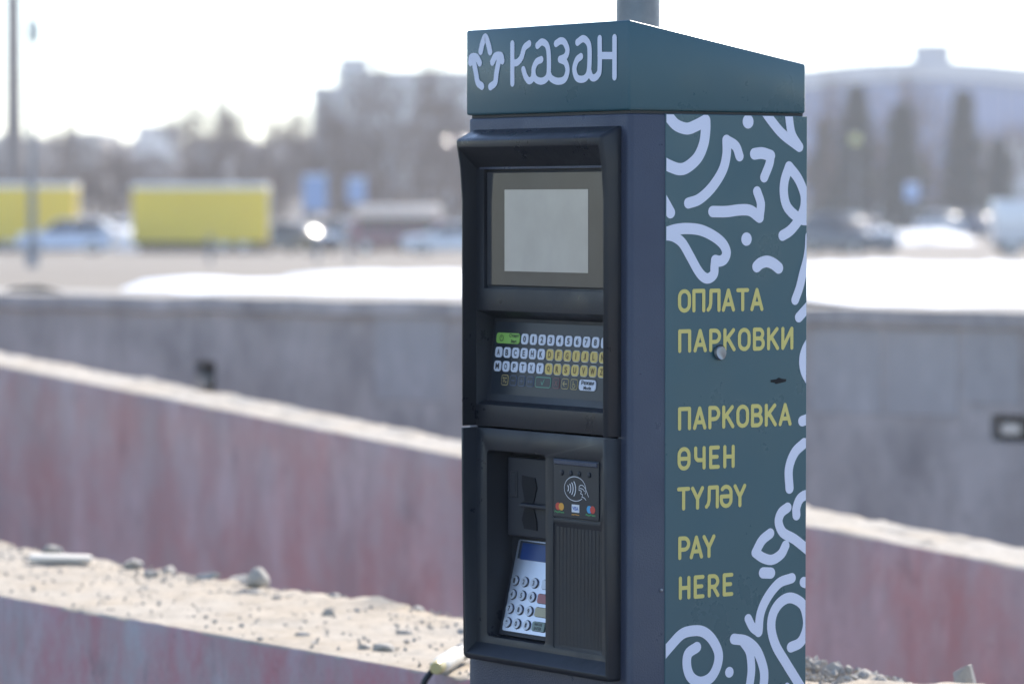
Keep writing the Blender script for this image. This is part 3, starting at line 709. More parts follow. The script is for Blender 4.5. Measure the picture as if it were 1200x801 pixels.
stone(-5.64, 3.50, (.024, .02, .025), 'stone', 'biggest pointed grey lump on back edge of broad wall', .4, 3, dz=.0)
stone(-5.60, 3.475, (.022, .014, .009), 'stone', 'flat grey chip at foot of the pointed lump', .9, 5)
stone(-5.225, 3.383, (.012, .011, .009), 'stone', 'lone small bluish-grey stone in middle of wall top', .2, 8)
for u, n, s, sd in ((-4.80, 3.172, .013, 11), (-4.755, 3.18, .016, 12), (-5.0, 3.185, .013, 13), (-4.90, 3.143, .009, 14), (-6.10, 3.515, .021, 15), (-5.97, 3.475, .015, 16), (-6.0, 3.535, .016, 17), (-6.44, 3.53, .022, 18), (-4.925, 3.331, .012, 19), (-4.89, 3.42, .012, 20), (-5.86, 3.54, .022, 28), (-5.78, 3.55, .018, 29), (-5.45, 3.54, .013, 30), (-5.2, 3.545, .012, 31)):
    front = n < 3.25
    stone(u, n, (s*1.3, s, s*.6), 'stone', 'small dark grey stone near front edge of broad wall' if front else 'small grey rubble stone towards back of broad wall top', sd, sd, 'stones along the wall front edge' if front else 'stones along the wall back edge')
for u, n, s, sd in ((-4.25, 3.53, .016, 21), (-4.20, 3.51, .014, 22), (-4.16, 3.54, .017, 23), (-4.10, 3.52, .020, 24), (-4.05, 3.535, .015, 25), (-4.30, 3.54, .012, 26), (-4.0, 3.525, .011, 33), (-4.13, 3.48, .012, 34), (-4.22, 3.47, .011, 35)):
    stone(u, n, (s*1.2, s, s*.85), 'stone', 'pale crumbly stone in rubble heap beside printed side of machine', sd, sd, 'stones in the rubble heap')
stone(-3.86, 3.55, (.020, .016, .032), 'stone', 'upright pointed stone standing at the far end of rubble heap', .3, 27, dz=-.012)
def gravel(name, count, seed, smin, smax, m, label, u0=-7.2, u1=-3.6, n0=3.105, hump=0.):
    r = random.Random(seed); bm = bmesh.new()
    for i in range(count):
        u = r.uniform(u0, u1); n = r.uniform(n0, 3.555)
        if r.random() < .45: n = r.uniform(3.42, 3.56)
        s = smin + (smax-smin)*r.random()**3
        c = wp(u, n, NEAR_TOP + s*.2 + r.random()*hump*max(0, 1 - abs(u - (u0+u1)/2)/(u1-u0)*2)); q = Matrix.Rotation(r.uniform(0, 6.28), 3, Vector((r.uniform(-1, 1), r.uniform(-1, 1), r.uniform(-1, 1))).normalized())
        V = [bm.verts.new(c + q @ Vector(p)*s*r.uniform(.7, 1.2)) for p in ((1, 0, 0), (-1, 0, 0), (0, .8, 0), (0, -.8, 0), (0, 0, .7), (0, 0, -.7))]
        for a, b, d in ((0, 2, 4), (2, 1, 4), (1, 3, 4), (3, 0, 4), (2, 0, 5), (1, 2, 5), (3, 1, 5), (0, 3, 5)): bm.faces.new((V[a], V[b], V[d]))
    return tag(obj(name, bm, m), label, 'gravel', kind='stuff')
gravel('gravel', 3200, 5, .0012, .0062, M['gravel'], 'fine pale gravel and mortar crumbs scattered over wall top')
gravel('rubble_crumbs', 900, 8, .003, .011, M['gravel'], 'heap of coarse pale crumbs beside the printed side of machine', -4.42, -3.95, 3.40, .022)
# cable with a pale connector, lying over the wall's front edge
ce = wp(-4.58, 3.165, NEAR_TOP)
cb = empty('cable_connector', ce); tag(cb, 'black cable with pale cylindrical plug hanging over wall edge by the machine', 'cable')
def lp(u, n, z): return wp(u, n, z) - ce
a, b = lp(-4.455, 3.075, .884), lp(-4.560, 3.188, .886)
d = (b-a)
obj('plug', tube(bmesh.new(), [a, a+d*.06, a+d*.10, a+d*.75, a+d*.78], [.0105, .0125, .013, .013, .0105], 18), M['connector'], cb, smooth=True)
obj('plug_ring', tube(bmesh.new(), [a-d*.16, a-d*.12, a+d*.005], [.0085, .0105, .0105], 18), M['connector_gold'], cb, smooth=True)
obj('plug_collar', tube(bmesh.new(), [a+d*.77, a+d*.80, a+d*1.05, a+d*1.09], [.0105, .0125, .0125, .009], 18), M['rubber'], cb, smooth=True)
obj('cable', tube(bmesh.new(), smooth_path([a+d*.02, lp(-4.450, 3.056, .876), lp(-4.456, 3.046, .85), lp(-4.462, 3.058, .78), lp(-4.47, 3.066, .5), lp(-4.47, 3.05, .03), lp(-4.4, 3.0, .008), lp(-4.2, 2.98, .008)]), .0048, 10), M['cable_black'], cb, smooth=True)
obj('loose_wire', tube(bmesh.new(), smooth_path([b, b+Vector((.02, .03, .012)), b+Vector((.05, .06, -.004)), b+Vector((.12, .06, -.012))]), .003, 8), M['cable_black'], cb, smooth=True)
ce2 = wp(-4.30, 3.52, NEAR_TOP)
o = obj('pale_cable', tube(bmesh.new(), [p - ce2 for p in smooth_path([wp(-4.215, 3.525, .868), wp(-4.235, 3.52, .895), wp(-4.27, 3.50, .925), wp(-4.33, 3.46, .935), wp(-4.40, 3.40, .90), wp(-4.46, 3.36, .876)])], .0045, 10), M['cable_pale'], smooth=True)
o.location = ce2; tag(o, 'pale stiff cable loop rising from rubble behind machine', 'cable')

# ------------------------------------------------------------------ background: vehicles
mat('tyre', (.015, .015, .016), .8); mat('rim', (.45, .46, .48), .35, metal=.9); mat('car_glass', (.015, .018, .022), .15, spec=.8)
mat('head_lamp', (.8, .8, .82), .1, coat=1); mat('tail_lamp', (.4, .02, .02), .2, coat=1); mat('trim', (.03, .03, .032), .5)
mat('tarp_yellow', (.90, .66, .02), .55, bump=(3, .2, .03), vary=(.9, .4, (.85, .58, .03))); mat('rail_white', (.86, .85, .82), .5); mat('frame_dark', (.03, .028, .027), .6)
for nm, c in (('paint_silver_blue', (.60, .66, .78)), ('paint_white', (.75, .75, .76)), ('paint_dark', (.02, .026, .04)), ('paint_navy', (.03, .05, .11)), ('paint_red', (.20, .018, .014)), ('paint_grey', (.25, .27, .30))): mat(nm, c, .28, coat=1)
mat('sunlit_roof_cream', (.85, .70, .58), .5)  # minibus roof, colour brightened to stand for sun on its top
def px_x(px, d): return (px-600)/4400*d
def add_wheel(root, x, y, r, wd_=.2):
    t = obj('wheel', tube(bmesh.new(), [(x, y-wd_/2, r), (x, y-wd_/2+.02, r), (x, y+wd_/2-.02, r), (x, y+wd_/2, r)], [r*.9, r, r, r*.9], 20), M['tyre'], root, smooth=True)
    obj('rim', tube(bmesh.new(), [(x, y-wd_/2-.012, r), (x, y+wd_/2+.012, r)], r*.62, 16), M['rim'], t, smooth=True)
def loft(sections, name, m, parent):      # sections: (x, [(y, z)...]) rings
    bm = bmesh.new(); rings = [[bm.verts.new((x, y, z)) for y, z in ring] for x, ring in sections]
    for a, b in zip(rings, rings[1:]):
        n = len(a)
        for k in range(n): bm.faces.new((a[k], a[(k+1) % n], b[(k+1) % n], b[k]))
    bm.faces.new(rings[0]); bm.faces.new(rings[-1][::-1])
    return obj(name, bm, m, parent, smooth=True)
def body_ring(w_, z0, z1, r=.12):
    h = w_/2; return [(-h+r, z0), (h-r, z0), (h, z0+r), (h, z1-r*1.6), (h-r*.5, z1-r*.4), (h-r*1.6, z1), (-h+r*1.6, z1), (-h+r*.5, z1-r*.4), (-h, z1-r*1.6), (-h, z0+r)]
def car(loc, rz, paint, label, L=4.2, H=1.48, W_=1.74, kind='hatch', group=None):
    root = empty('parked_car', loc, rz); tag(root, label, 'car', group)
    hood = .62*H; belt = .64*H; gr = .17
    loft([(-L/2, body_ring(W_*.80, .32, .56)), (-L/2+.10, body_ring(W_*.92, .22, hood-.10)), (-L/2+.5, body_ring(W_*.98, gr, hood-.02)), (-L*.20, body_ring(W_, gr, belt)),
          (L*.22, body_ring(W_, gr, belt+.02)), (L/2-.35, body_ring(W_*.97, gr, belt+.02)), (L/2-.06, body_ring(W_*.92, .24, belt-.02)), (L/2, body_ring(W_*.84, .34, belt-.18))], 'body', M[paint], root)
    back = {'hatch': (L/2-.52, L/2-.14), 'sedan': (L*.20, L*.36), 'suv': (L/2-.32, L/2-.08)}[kind]
    fx0, fx1 = -L*.24, -L*.06
    def gl(w_, z0, z1, k): return [(-w_/2, z0), (w_/2, z0), (w_/2*k, z1), (-w_/2*k, z1)]
    bm = bmesh.new()
    P = [(fx0, W_*.45, belt-.02), (back[1], W_*.45, belt-.02), (back[0], W_*.36, H-.05), (fx1, W_*.36, H-.05)]
    f = [bm.verts.new((x, -y, z)) for x, y, z in P]; b = [bm.verts.new((x, y, z)) for x, y, z in P]
    bm.faces.new(f); bm.faces.new(b[::-1])
    for k in range(4): bm.faces.new((f[k], b[k], b[(k+1) % 4], f[(k+1) % 4]))
    obj('windows', bevel(bm, .03, 2), M['car_glass'], root, smooth=True)
    loft([(fx1-.10, body_ring(W_*.66, H-.10, H-.04, .03)), (fx1+.15, body_ring(W_*.74, H-.09, H, .04)), (back[0]-.2, body_ring(W_*.74, H-.09, H, .04)), (back[0]+.08, body_ring(W_*.66, H-.11, H-.05, .03))], 'roof', M[paint], root)
    for s in (-1, 1):
        for x0, x1 in ((fx0+.02, fx1-.04), (L*.06, L*.07+.02), (back[1]-.03, back[0]-.02)):
            tb = tube(bmesh.new(), [(x0, s*W_*.452, belt), (x1, s*W_*.368, H-.06)], .035, 6); obj('pillar', tb, M[paint], root, smooth=True)
        add_wheel(root, -L*.31, s*(W_/2-.10), .31); add_wheel(root, L*.30, s*(W_/2-.10), .31)
        bm = bmesh.new(); bmesh.ops.create_icosphere(bm, subdivisions=2, radius=1); bmesh.ops.transform(bm, matrix=Matrix.Translation((-L/2+.14, s*W_*.36, hood-.16)) @ Matrix.Diagonal((.12, .17, .08, 1)), verts=bm.verts); obj('headlight', bm, M['head_lamp'], root, smooth='all')
        bm = bevel(bx(L/2-.14, L/2-.01, s*W_*.40-.07, s*W_*.40+.07, belt-.32, belt-.10), .03); obj('tail_light', bm, M['tail_lamp'], root, smooth=True)
        bm = bmesh.new(); bmesh.ops.create_icosphere(bm, subdivisions=2, radius=1); bmesh.ops.transform(bm, matrix=Matrix.Translation((fx0+.22, s*(W_/2+.05), belt+.06)) @ Matrix.Diagonal((.07, .11, .08, 1)), verts=bm.verts); obj('wing_mirror', bm, M[paint], root, smooth='all')
        for x in (-L*.04, L*.17): obj('door_handle', bevel(bx(x, x+.16, s*(W_/2)-.015, s*(W_/2)+.025, belt-.14, belt-.10), .008, 1), M['trim'], root)
    obj('front_bumper', bevel(bx(-L/2-.03, -L/2+.2, -W_*.40, W_*.40, .24, .44), .06), M['trim'], root, smooth=True)
    obj('rear_bumper', bevel(bx(L/2-.2, L/2+.03, -W_*.40, W_*.40, .26, .46), .06), M['trim'], root, smooth=True)
    return root
def place(px, d): return (px_x(px, d), d, gz(px_x(px, d), d))
car(place(77, 164), 0, 'paint_silver_blue', 'pale silver-blue hatchback parked in front of yellow trailers', 4.15, 1.50)
car(place(138, 182), R(70), 'paint_white', 'white car half hidden behind silver-blue hatchback', 4.2, 1.45)
car(place(350, 170), R(137.6), 'paint_dark', 'dark car parked beside the big yellow trailer', 4.3, 1.42, kind='sedan')
car(place(527, 166), R(8), 'paint_white', 'white sedan parked just left of the parking machine', 4.4, 1.42, kind='sedan')
car(place(482, 176), R(144.1), 'paint_dark', 'dark estate car parked between red minibus and white sedan', 4.3, 1.45)
car(place(995, 158), R(127), 'paint_dark', 'dark navy four-wheel-drive parked right of the machine', 4.5, 1.72, 1.86, 'suv')
car(place(972, 172), R(134.5), 'paint_white', 'white car half hidden behind the dark four-wheel-drive', 4.2, 1.5)
car(place(1112, 222), R(128.5), 'paint_white', 'white hatchback parked below the arched hall', 4.2, 1.48)
car(place(1150, 220), R(124), 'paint_navy', 'navy car parked next to the white hatchback', 4.3, 1.45, kind='sedan')
car(place(1045, 235), R(30), 'paint_white', 'white sedan beside the snow heap below the spruces', 4.3, 1.45, kind='sedan')
car(place(405, 180), R(140.5), 'paint_grey', 'grey car parked between the blue sign and red minibus', 4.3, 1.45)

def trailer(x0, x1, d, top, label):
    z = gz((x0+x1)/2, d); L = x1-x0
    root = empty('yellow_trailer', ((x0+x1)/2, d, z)); tag(root, label, 'trailer', 'yellow box trailers by the road')
    bt = .48
    obj('box', bevel(bx(-L/2, L/2, -1.2, 1.2, bt, top-.22), .03), M['tarp_yellow'], root)
    obj('roof', bevel(bx(-L/2-.03, L/2+.03, -1.23, 1.23, top-.222, top), .05), M['rail_white'], root, smooth=True)
    for i in range(9):
        x = -L/2+.12+i*(L-.24)/8; obj('post', bx(x-.03, x+.03, -1.235, -1.195, bt-.02, top-.24), M['tarp_yellow'], root)
    for s in (-1, 1):
        dr = obj('door', bevel(bx(L/2-.01, L/2+.05, s*.6-.585, s*.6+.585, bt+.03, top-.26), .01), M['tarp_yellow'], root)
        for k in (-.2, .2): obj('locking_bar', tube(bmesh.new(), [(L/2+.075, s*.6+k, bt+.05), (L/2+.075, s*.6+k, top-.3)], .022, 8), M['rim'], dr)
        obj('tail_light', bevel(bx(L/2-.02, L/2+.06, s*1.0-.14, s*1.0+.14, bt-.16, bt-.04), .01), M['tail_lamp'], root)
        for x in (L*.18, L*.33): add_wheel(root, x, s*1.02, .40, .3)
        obj('landing_leg', bx(-L*.3-.06, -L*.3+.06, s*.7-.06, s*.7+.06, 0, bt-.06), M['frame_dark'], root)
        obj('side_skirt', bx(-L*.45, L*.45, s*1.14-.02, s*1.14+.02, .04, bt-.04), M['frame_dark'], root)
    obj('chassis', bx(-L/2+.1, L/2-.1, -1.1, 1.1, bt-.16, bt-.002), M['frame_dark'], root)
    obj('bumper_bar', bevel(bx(L/2-.1, L/2+.02, -1.1, 1.1, bt-.30, bt-.20), .01), M['frame_dark'], root)
trailer(px_x(158, 167), px_x(314, 167), 167, 3.05, 'yellow box trailer with white roof edge, standing clear beyond the hatchback')
trailer(px_x(-150, 176), px_x(90, 176), 176, 3.15, 'yellow box trailer with white roof edge, directly behind the hatchback')
# red minibus, its cream roof coloured to look sunlit
d = 168; root = empty('minibus', place(463, d), R(3)); tag(root, 'dark red minibus with cream roof coloured as if sunlit, parked by bare trees', 'minibus')
L = 4.25
loft([(-L/2, body_ring(1.6, .35, 1.0)), (-L/2+.12, body_ring(1.75, .25, 1.35)), (-L/2+.5, body_ring(1.85, .25, 1.62)), (L/2-.15, body_ring(1.85, .25, 1.62)), (L/2, body_ring(1.7, .35, 1.55))], 'body', M['paint_red'], root)
loft([(-L/2+.25, body_ring(1.6, 1.60, 1.95, .1)), (-L/2+.6, body_ring(1.8, 1.60, 2.18, .12)), (L/2-.3, body_ring(1.8, 1.60, 2.18, .12)), (L/2-.05, body_ring(1.7, 1.60, 2.10, .1))], 'roof', M['sunlit_roof_cream'], root)
for s in (-1, 1):
    for x in (-1.2, -.35, .5, 1.35): obj('window', bevel(bx(x-.36, x+.36, s*.925-.012, s*.925+.012, 1.08, 1.55), .01, 1), M['car_glass'], root)
    add_wheel(root, -1.35, s*.82, .34); add_wheel(root, 1.35, s*.82, .34)
    obj('tail_light', bevel(bx(L/2-.06, L/2+.03, s*.72-.08, s*.72+.08, .7, 1.1), .02), M['tail_lamp'], root)
    bm = bmesh.new(); bmesh.ops.create_icosphere(bm, subdivisions=2, radius=.13, matrix=Matrix.Translation((-L/2+.06, s*.6, .82))); obj('headlight', bm, M['head_lamp'], root, smooth='all')
obj('windscreen', prism_x([(-.75, 0), (.75, 0), (.75, .02), (-.75, .02)], 0, .7), M['car_glass'], root).matrix_local = Matrix.Translation((-L/2+.20, 0, 1.2)) @ Matrix.Rotation(R(-62), 4, 'Y')
# white van at the right edge
d = 150; root = empty('box_van', place(1212, d), R(0)); tag(root, 'white box van parked beside the arched hall road', 'van')
obj('box', bevel(bx(-1.7, 1.7, -1, 1, .55, 2.25), .05), M['paint_white'], root, smooth=True)
obj('cab', bevel(prism_x([(-.95, .4), (-.95, 1.2), (-.8, 1.75), (.8, 1.75), (.95, 1.2), (.95, .4)], 1.72, 3.1), .06), M['paint_white'], root, smooth=True)
obj('windscreen', bevel(bx(3.02, 3.12, -.75, .75, 1.15, 1.65), .02), M['car_glass'], root)
obj('chassis', bx(-1.65, 3.0, -.6, .6, .35, .56), M['frame_dark'], root)
for s in (-1, 1): add_wheel(root, -1.0, s*.85, .36); add_wheel(root, 2.3, s*.85, .36)

# ------------------------------------------------------------------ signs, posts, mast
mat('sign_blue', (.24, .36, .60), .4); mat('sign_yellow', (.50, .50, .16), .4); mat('pole_grey', (.22, .23, .25), .5, metal=.4); mat('mast_brown', (.20, .165, .15), .7); mat('unit_dark', (.09, .12, .17), .5)
def sign(px, d, zc, w_, h, m, label, ph=None):
    x, y, z = place(px, d); root = empty('road_sign', (x, y, z)); tag(root, label, 'sign')
    obj('pole', tube(bmesh.new(), [(0, 0, -.1), (0, 0, zc-z+h/2)], .045, 10), M['pole_grey'], root, smooth=True)
    pl = obj('board', bevel(bx(-w_/2, w_/2, -.075, -.046, zc-z-h/2, zc-z+h/2), .012, 2), M[m], root)
    obj('border', bevel(bx(-w_/2+.05, w_/2-.05, -.079, -.07, zc-z+h/2-.13, zc-z+h/2-.07), .002, 1), M['rail_white'], pl)
def zpx(py, d): return EYE - (py-240)/4400*d
sign(369, 160, zpx(225, 160), 1.0, 1.55, 'sign_blue', 'blue road sign board behind dark car and red minibus')
sign(418, 190, zpx(222, 190), .95, 1.3, 'sign_blue', 'smaller blue sign standing among the bare trees')
sign(1068, 205, zpx(224, 205), .75, .95, 'sign_blue', 'small blue sign below the spruces')
sign(1002, 215, zpx(163, 215), .55, .55, 'sign_yellow', 'yellow sign high in front of the spruces')
# slim pole with a small unit on top
x, y, z = place(38, 72); root = empty('street_pole', (x, y, z)); tag(root, 'slim grey street pole with small dark unit at its top', 'pole')
obj('shaft', tube(bmesh.new(), [(0, 0, -.2), (0, 0, 2), (0, 0, 5.6)], [.085, .07, .045], 14), M['pole_grey'], root, smooth=True)
obj('base_sleeve', tube(bmesh.new(), [(0, 0, -.2), (0, 0, .25), (0, 0, .3)], [.12, .12, .09], 14), M['pole_grey'], root, smooth=True)
obj('signal_unit', bevel(bx(-.07, .15, -.12, .1, zpx(52, 72)-z, zpx(24, 72)-z), .04, 3), M['unit_dark'], root, smooth=True)
x, y, z = place(17, 210); root = empty('tall_mast', (x, y, z)); tag(root, 'tall thick brown mast rising above the yellow trailers', 'mast')
obj('shaft', tube(bmesh.new(), [(0, 0, -.3), (0, 0, 8), (0, 0, 19)], [.62, .50, .42], 16), M['mast_brown'], root, smooth=True)
obj('collar', tube(bmesh.new(), [(0, 0, 4), (0, 0, 4.2), (0, 0, 4.3)], [.5, .5, .4], 16), M['mast_brown'], root, smooth=True)
for px, d in ((372, 96), (410, 98), (246, 94)):
    x, y, z = place(px, d); o = obj('bollard', tube(bmesh.new(), [(0, 0, -.05), (0, 0, .62), (0, 0, .68), (0, 0, .71)], [.055, .055, .05, .02], 12), M['pole_grey'], smooth=True)
    o.location = (x, y, z); tag(o, 'slim grey bollard on the dirt beyond the snow', 'bollard', 'bollards on the dirt')
# heaps of old snow
def heap(px, d, sx, sy, sz, label, seed, m='snow'):
    bm = bmesh.new(); n = 26; g = []
    for j in range(n+1):
        g.append([])
        for i in range(n+1):
            a, b = i/n*2-1, j/n*2-1; r = max(0, 1-a*a-b*b)
            k = r**.7*(1+.5*noise.noise(Vector((a*2.2, b*2.2, seed)))) + .12*noise.noise(Vector((a*6, b*6, seed)))*min(1, r*4)
            g[-1].append(bm.verts.new((a*sx, b*sy, k*sz - .04)))
    for j in range(n):
        for i in range(n): bm.faces.new((g[j][i], g[j][i+1], g[j+1][i+1], g[j+1][i]))
    o = obj('snow_heap', bm, M[m], smooth='all'); o.location = place(px, d); tag(o, label, 'snow heap')
heap(128, 178, 2.6, 2, 1.3, 'heap of old snow between the two yellow trailers', 1)
heap(1080, 200, 3.0, 3, .6, 'long dirty snow heap below the small blue sign', 5)
heap(1040, 196, 1.6, 2.2, .8, 'snow heap behind the dark four-wheel-drive', 7)
heap(270, 190, 3, 2, .8, 'low snow heap behind the freestanding yellow trailer', 9)

# ------------------------------------------------------------------ trees
mat('bark', (.12, .085, .065), .95, vary=(3, .6, (.11, .085, .07))); mat('twigs', (.15, .095, .07), .95, vary=(.8, .7, (.11, .08, .065)))
mat('needles', (.022, .036, .022), .9, vary=(.7, .6, (.04, .05, .03)))
def bare_tree(name, seed, H, spread, m_twig):
    r = random.Random(seed); bt = bmesh.new(); bc = bmesh.new()
    def stick(bm, a, b, ra, rb, n=3):
        d = (b-a).normalized(); q = d.cross(Vector((.3, .2, 1))); q = q.normalized() if q.length > .01 else Vector((1, 0, 0)); s = d.cross(q)
        A = [bm.verts.new(a + (q*math.cos(k*2*math.pi/n) + s*math.sin(k*2*math.pi/n))*ra) for k in range(n)]
        B = [bm.verts.new(b + (q*math.cos(k*2*math.pi/n) + s*math.sin(k*2*math.pi/n))*rb) for k in range(n)]
        for k in range(n): bm.faces.new((A[k], A[(k+1) % n], B[(k+1) % n], B[k]))
    def grow(p, d, ln, rad, lev):
        bm = bt if lev < 1 else bc
        steps = 3 if lev < 4 else 2; ps = [p]
        for i in range(steps):
            d = (d + Vector((r.gauss(0, .12), r.gauss(0, .12), r.gauss(.06, .08)))).normalized(); q = ps[-1] + d*ln/steps
            stick(bm, ps[-1], q, rad*(1-.28*i/steps), rad*(1-.28*(i+1)/steps), 6 if lev < 2 else 3); ps.append(q)
        if lev >= 5: return
        for i in range({0: 7, 1: 5, 2: 4, 3: 4, 4: 4}[lev]):
            t = r.uniform(.35, 1.0) if lev else r.uniform(.28, 1.0)
            k = min(steps-1, int(t*steps)); at = ps[k].lerp(ps[k+1], t*steps-k)
            ang = r.uniform(.35, .95)*spread; ax = d.cross(Vector((r.uniform(-1, 1), r.uniform(-1, 1), r.uniform(-1, 1)))).normalized()
            nd = (Matrix.Rotation(ang, 3, ax) @ d); nd.z = nd.z*.8 + .18
            grow(at, nd.normalized(), ln*r.uniform(.48, .70), rad*.48, lev+1)
    grow(Vector((0, 0, -.2)), Vector((0, 0, 1)), H*.55, H*.018, 0)
    root = empty(name)
    obj('trunk', bt, M['bark'], root, normals=False); obj('crown', bc, m_twig, root, normals=False)
    return root
def conifer(seed, H, wd_):
    r = random.Random(seed); bm = bmesh.new(); root = empty('spruce_tree')
    obj('trunk', tube(bmesh.new(), [(0, 0, -.2), (0, 0, H*.5), (0, 0, H*.97)], [H*.018, H*.011, .02], 8), M['bark'], root)
    for i in range(520):
        t = r.random()**.8; z = H*(.08 + .92*t); a = r.uniform(0, 6.283); L_ = wd_*(1-t)**.8*r.uniform(.45, 1.2)*(1 + .45*math.sin(a*2 + z*1.7 + seed)) + .10
        d = Vector((math.cos(a), math.sin(a), -.18 - .25*(1-t))); s = Vector((-math.sin(a), math.cos(a), 0))
        p0 = Vector((0, 0, z))
        for k in range(7):                      # sprays along the bough
            c = p0 + d*L_*(.25 + .75*(k+r.random())/7); w2 = .16 + .12*r.random()
            e = (s*r.choice((-1, 1)) + d*.6 + Vector((0, 0, r.uniform(-.4, .2)))).normalized()
            v = [bm.verts.new(c), bm.verts.new(c + e*w2*1.7 + Vector((0, 0, .06))), bm.verts.new(c + e*w2*1.5 + d*w2 - Vector((0, 0, .08))), bm.verts.new(c + d*w2*.9)]
            bm.faces.new(v)
    obj('crown', bm, M['needles'], root, normals=False)
    return root
protos = [bare_tree('bare_tree', 11+i, h, s, M['twigs']) for i, (h, s) in enumerate(((9, 1.0), (8, 1.15), (10, .9), (7, 1.2)))]
used = [False]*4
tr = random.Random(3)
def put_tree(i, px, d, sc_, label, group):
    o = protos[i] if not used[i] else copy_tree(protos[i]); used[i] = True
    o.location = place(px, d); o.rotation_euler = (0, 0, tr.uniform(0, 6.28)); o.scale = (sc_, sc_, sc_*tr.uniform(.95, 1.1)); tag(o, label, 'tree', group)
LT = 'bare brown deciduous tree in the row behind the vehicles'
i = 0
for px, d, s in ((-30, 232, .75), (12, 240, .72), (60, 225, .72), (100, 245, .70), (140, 228, .66), (182, 240, .68), (222, 236, .80), (258, 226, .92), (292, 238, .95), (322, 230, .86), (356, 242, .88), (388, 228, .96), (418, 238, .98), (450, 226, .90), (478, 244, .98), (506, 232, .92), (535, 240, .94), (562, 228, .9), (598, 236, .9)):
    put_tree(i % 4, px, d, s, LT, 'bare trees behind the vehicles'); i += 1
for px, d, s in ((30, 285, .85), (120, 290, .85), (200, 285, .9), (245, 280, 1.0), (305, 290, 1.05), (365, 285, 1.1), (405, 280, 1.2), (440, 290, 1.15), (492, 284, 1.2), (540, 290, 1.15)):
    put_tree(i % 4, px, d, s, 'bare tree in the second, hazier row in front of the pale building', 'bare trees in the second row'); i += 1
for px, d, s in ((905, 250, .8), (950, 240, .95), (978, 252, .9), (1022, 250, .88), (1040, 254, .9), (1088, 250, .92), (1104, 252, .85), (1150, 250, .85), (1178, 250, .85), (1215, 260, .9)):
    put_tree(i % 4, px, d, s, 'bare tree standing between spruces in front of the arched hall', 'bare trees before the arched hall'); i += 1
for k in range(26):
    px = -20 + k*23.5 + tr.uniform(-8, 8); dd = tr.uniform(205, 222)
    o = copy_tree(protos[k % 4]); o.location = place(px, dd); s = tr.uniform(.34, .50); o.scale = (s*1.7, s*1.5, s); o.rotation_euler = (0, 0, tr.uniform(0, 6.28)); o.name = 'bare_shrub'
    tag(o, 'low bare brown shrub in the thicket behind the vehicles', 'shrub', 'shrubs in the thicket behind the vehicles')
for k in range(12):
    px = 900 + k*26 + tr.uniform(-8, 8); dd = tr.uniform(247, 258)
    o = copy_tree(protos[k % 4]); o.location = place(px, dd); s = tr.uniform(.36, .52); o.scale = (s*1.6, s*1.5, s); o.rotation_euler = (0, 0, tr.uniform(0, 6.28)); o.name = 'bare_shrub'
    tag(o, 'low bare brown shrub at the foot of the spruces', 'shrub', 'shrubs below the spruces')
for x, y, s in ((-30, 14.5, .8), (-36, 9, .9), (-38, 15.5, .75), (-44, 16, 1.0), (-48, 11.5, .9)):  # unseen trees, added to put dark streaks in the screen's reflection
    put_tree(i % 4, 600, 100, s, 'unseen bare tree beyond the wall end, added for reflections in the machine screen', 'bare trees mirrored in the screen'); i += 1
    o = [q for q in col.objects if q.get('group') == 'bare trees mirrored in the screen'][-1]; o.location = (x, y, .9)
sp = [conifer(41, 9.2, 1.7), conifer(42, 8.2, 1.9)]
su = [False, False]
for k, (px, d, s) in enumerate(((1003, 236, 1.0), (1056, 232, .98), (1128, 240, .98), (1170, 236, .72), (965, 244, .8))):
    o = sp[k % 2] if not su[k % 2] else copy_tree(sp[k % 2]); su[k % 2] = True
    o.location = place(px, d); o.rotation_euler = (0, 0, k*1.3); o.scale = (s, s, s); tag(o, 'dark narrow spruce in front of the arched hall', 'tree', 'spruces before the arched hall')
# far wooded ridge on the horizon
bm = bmesh.new(); r = random.Random(9)
for i in range(1500):
    px = r.uniform(-300, 1500); d = r.uniform(640, 780); x = px_x(px, d); z0 = EYE - drop(d)
    top = zpx(152 + 8*noise.noise(Vector((px*.006, 1, 1))) + 10*r.random(), d)
    w2 = r.uniform(1.6, 3.4); c = Vector((x, d, 0)); zt = z0 + (top - z0)*(1 - .5*r.random()**2)
    n = 6; ring = [bm.verts.new(c + Vector((math.cos(k*6.283/n)*w2*r.uniform(.7, 1.2), math.sin(k*6.283/n)*w2, z0 + (zt-z0)*.45))) for k in range(n)]
    bot = [bm.verts.new(c + Vector((math.cos(k*6.283/n)*w2, math.sin(k*6.283/n)*w2, z0-2))) for k in range(n)]
    t = bm.verts.new(c + Vector((r.uniform(-.8, .8), 0, zt)))
    for k in range(n): bm.faces.new((ring[k], ring[(k+1) % n], t)); bm.faces.new((bot[k], bot[(k+1) % n], ring[(k+1) % n], ring[k]))
tag(obj('distant_wood', bm, M['twigs']), 'hazy far-off wooded ridge along the horizon', 'wood', kind='stuff')

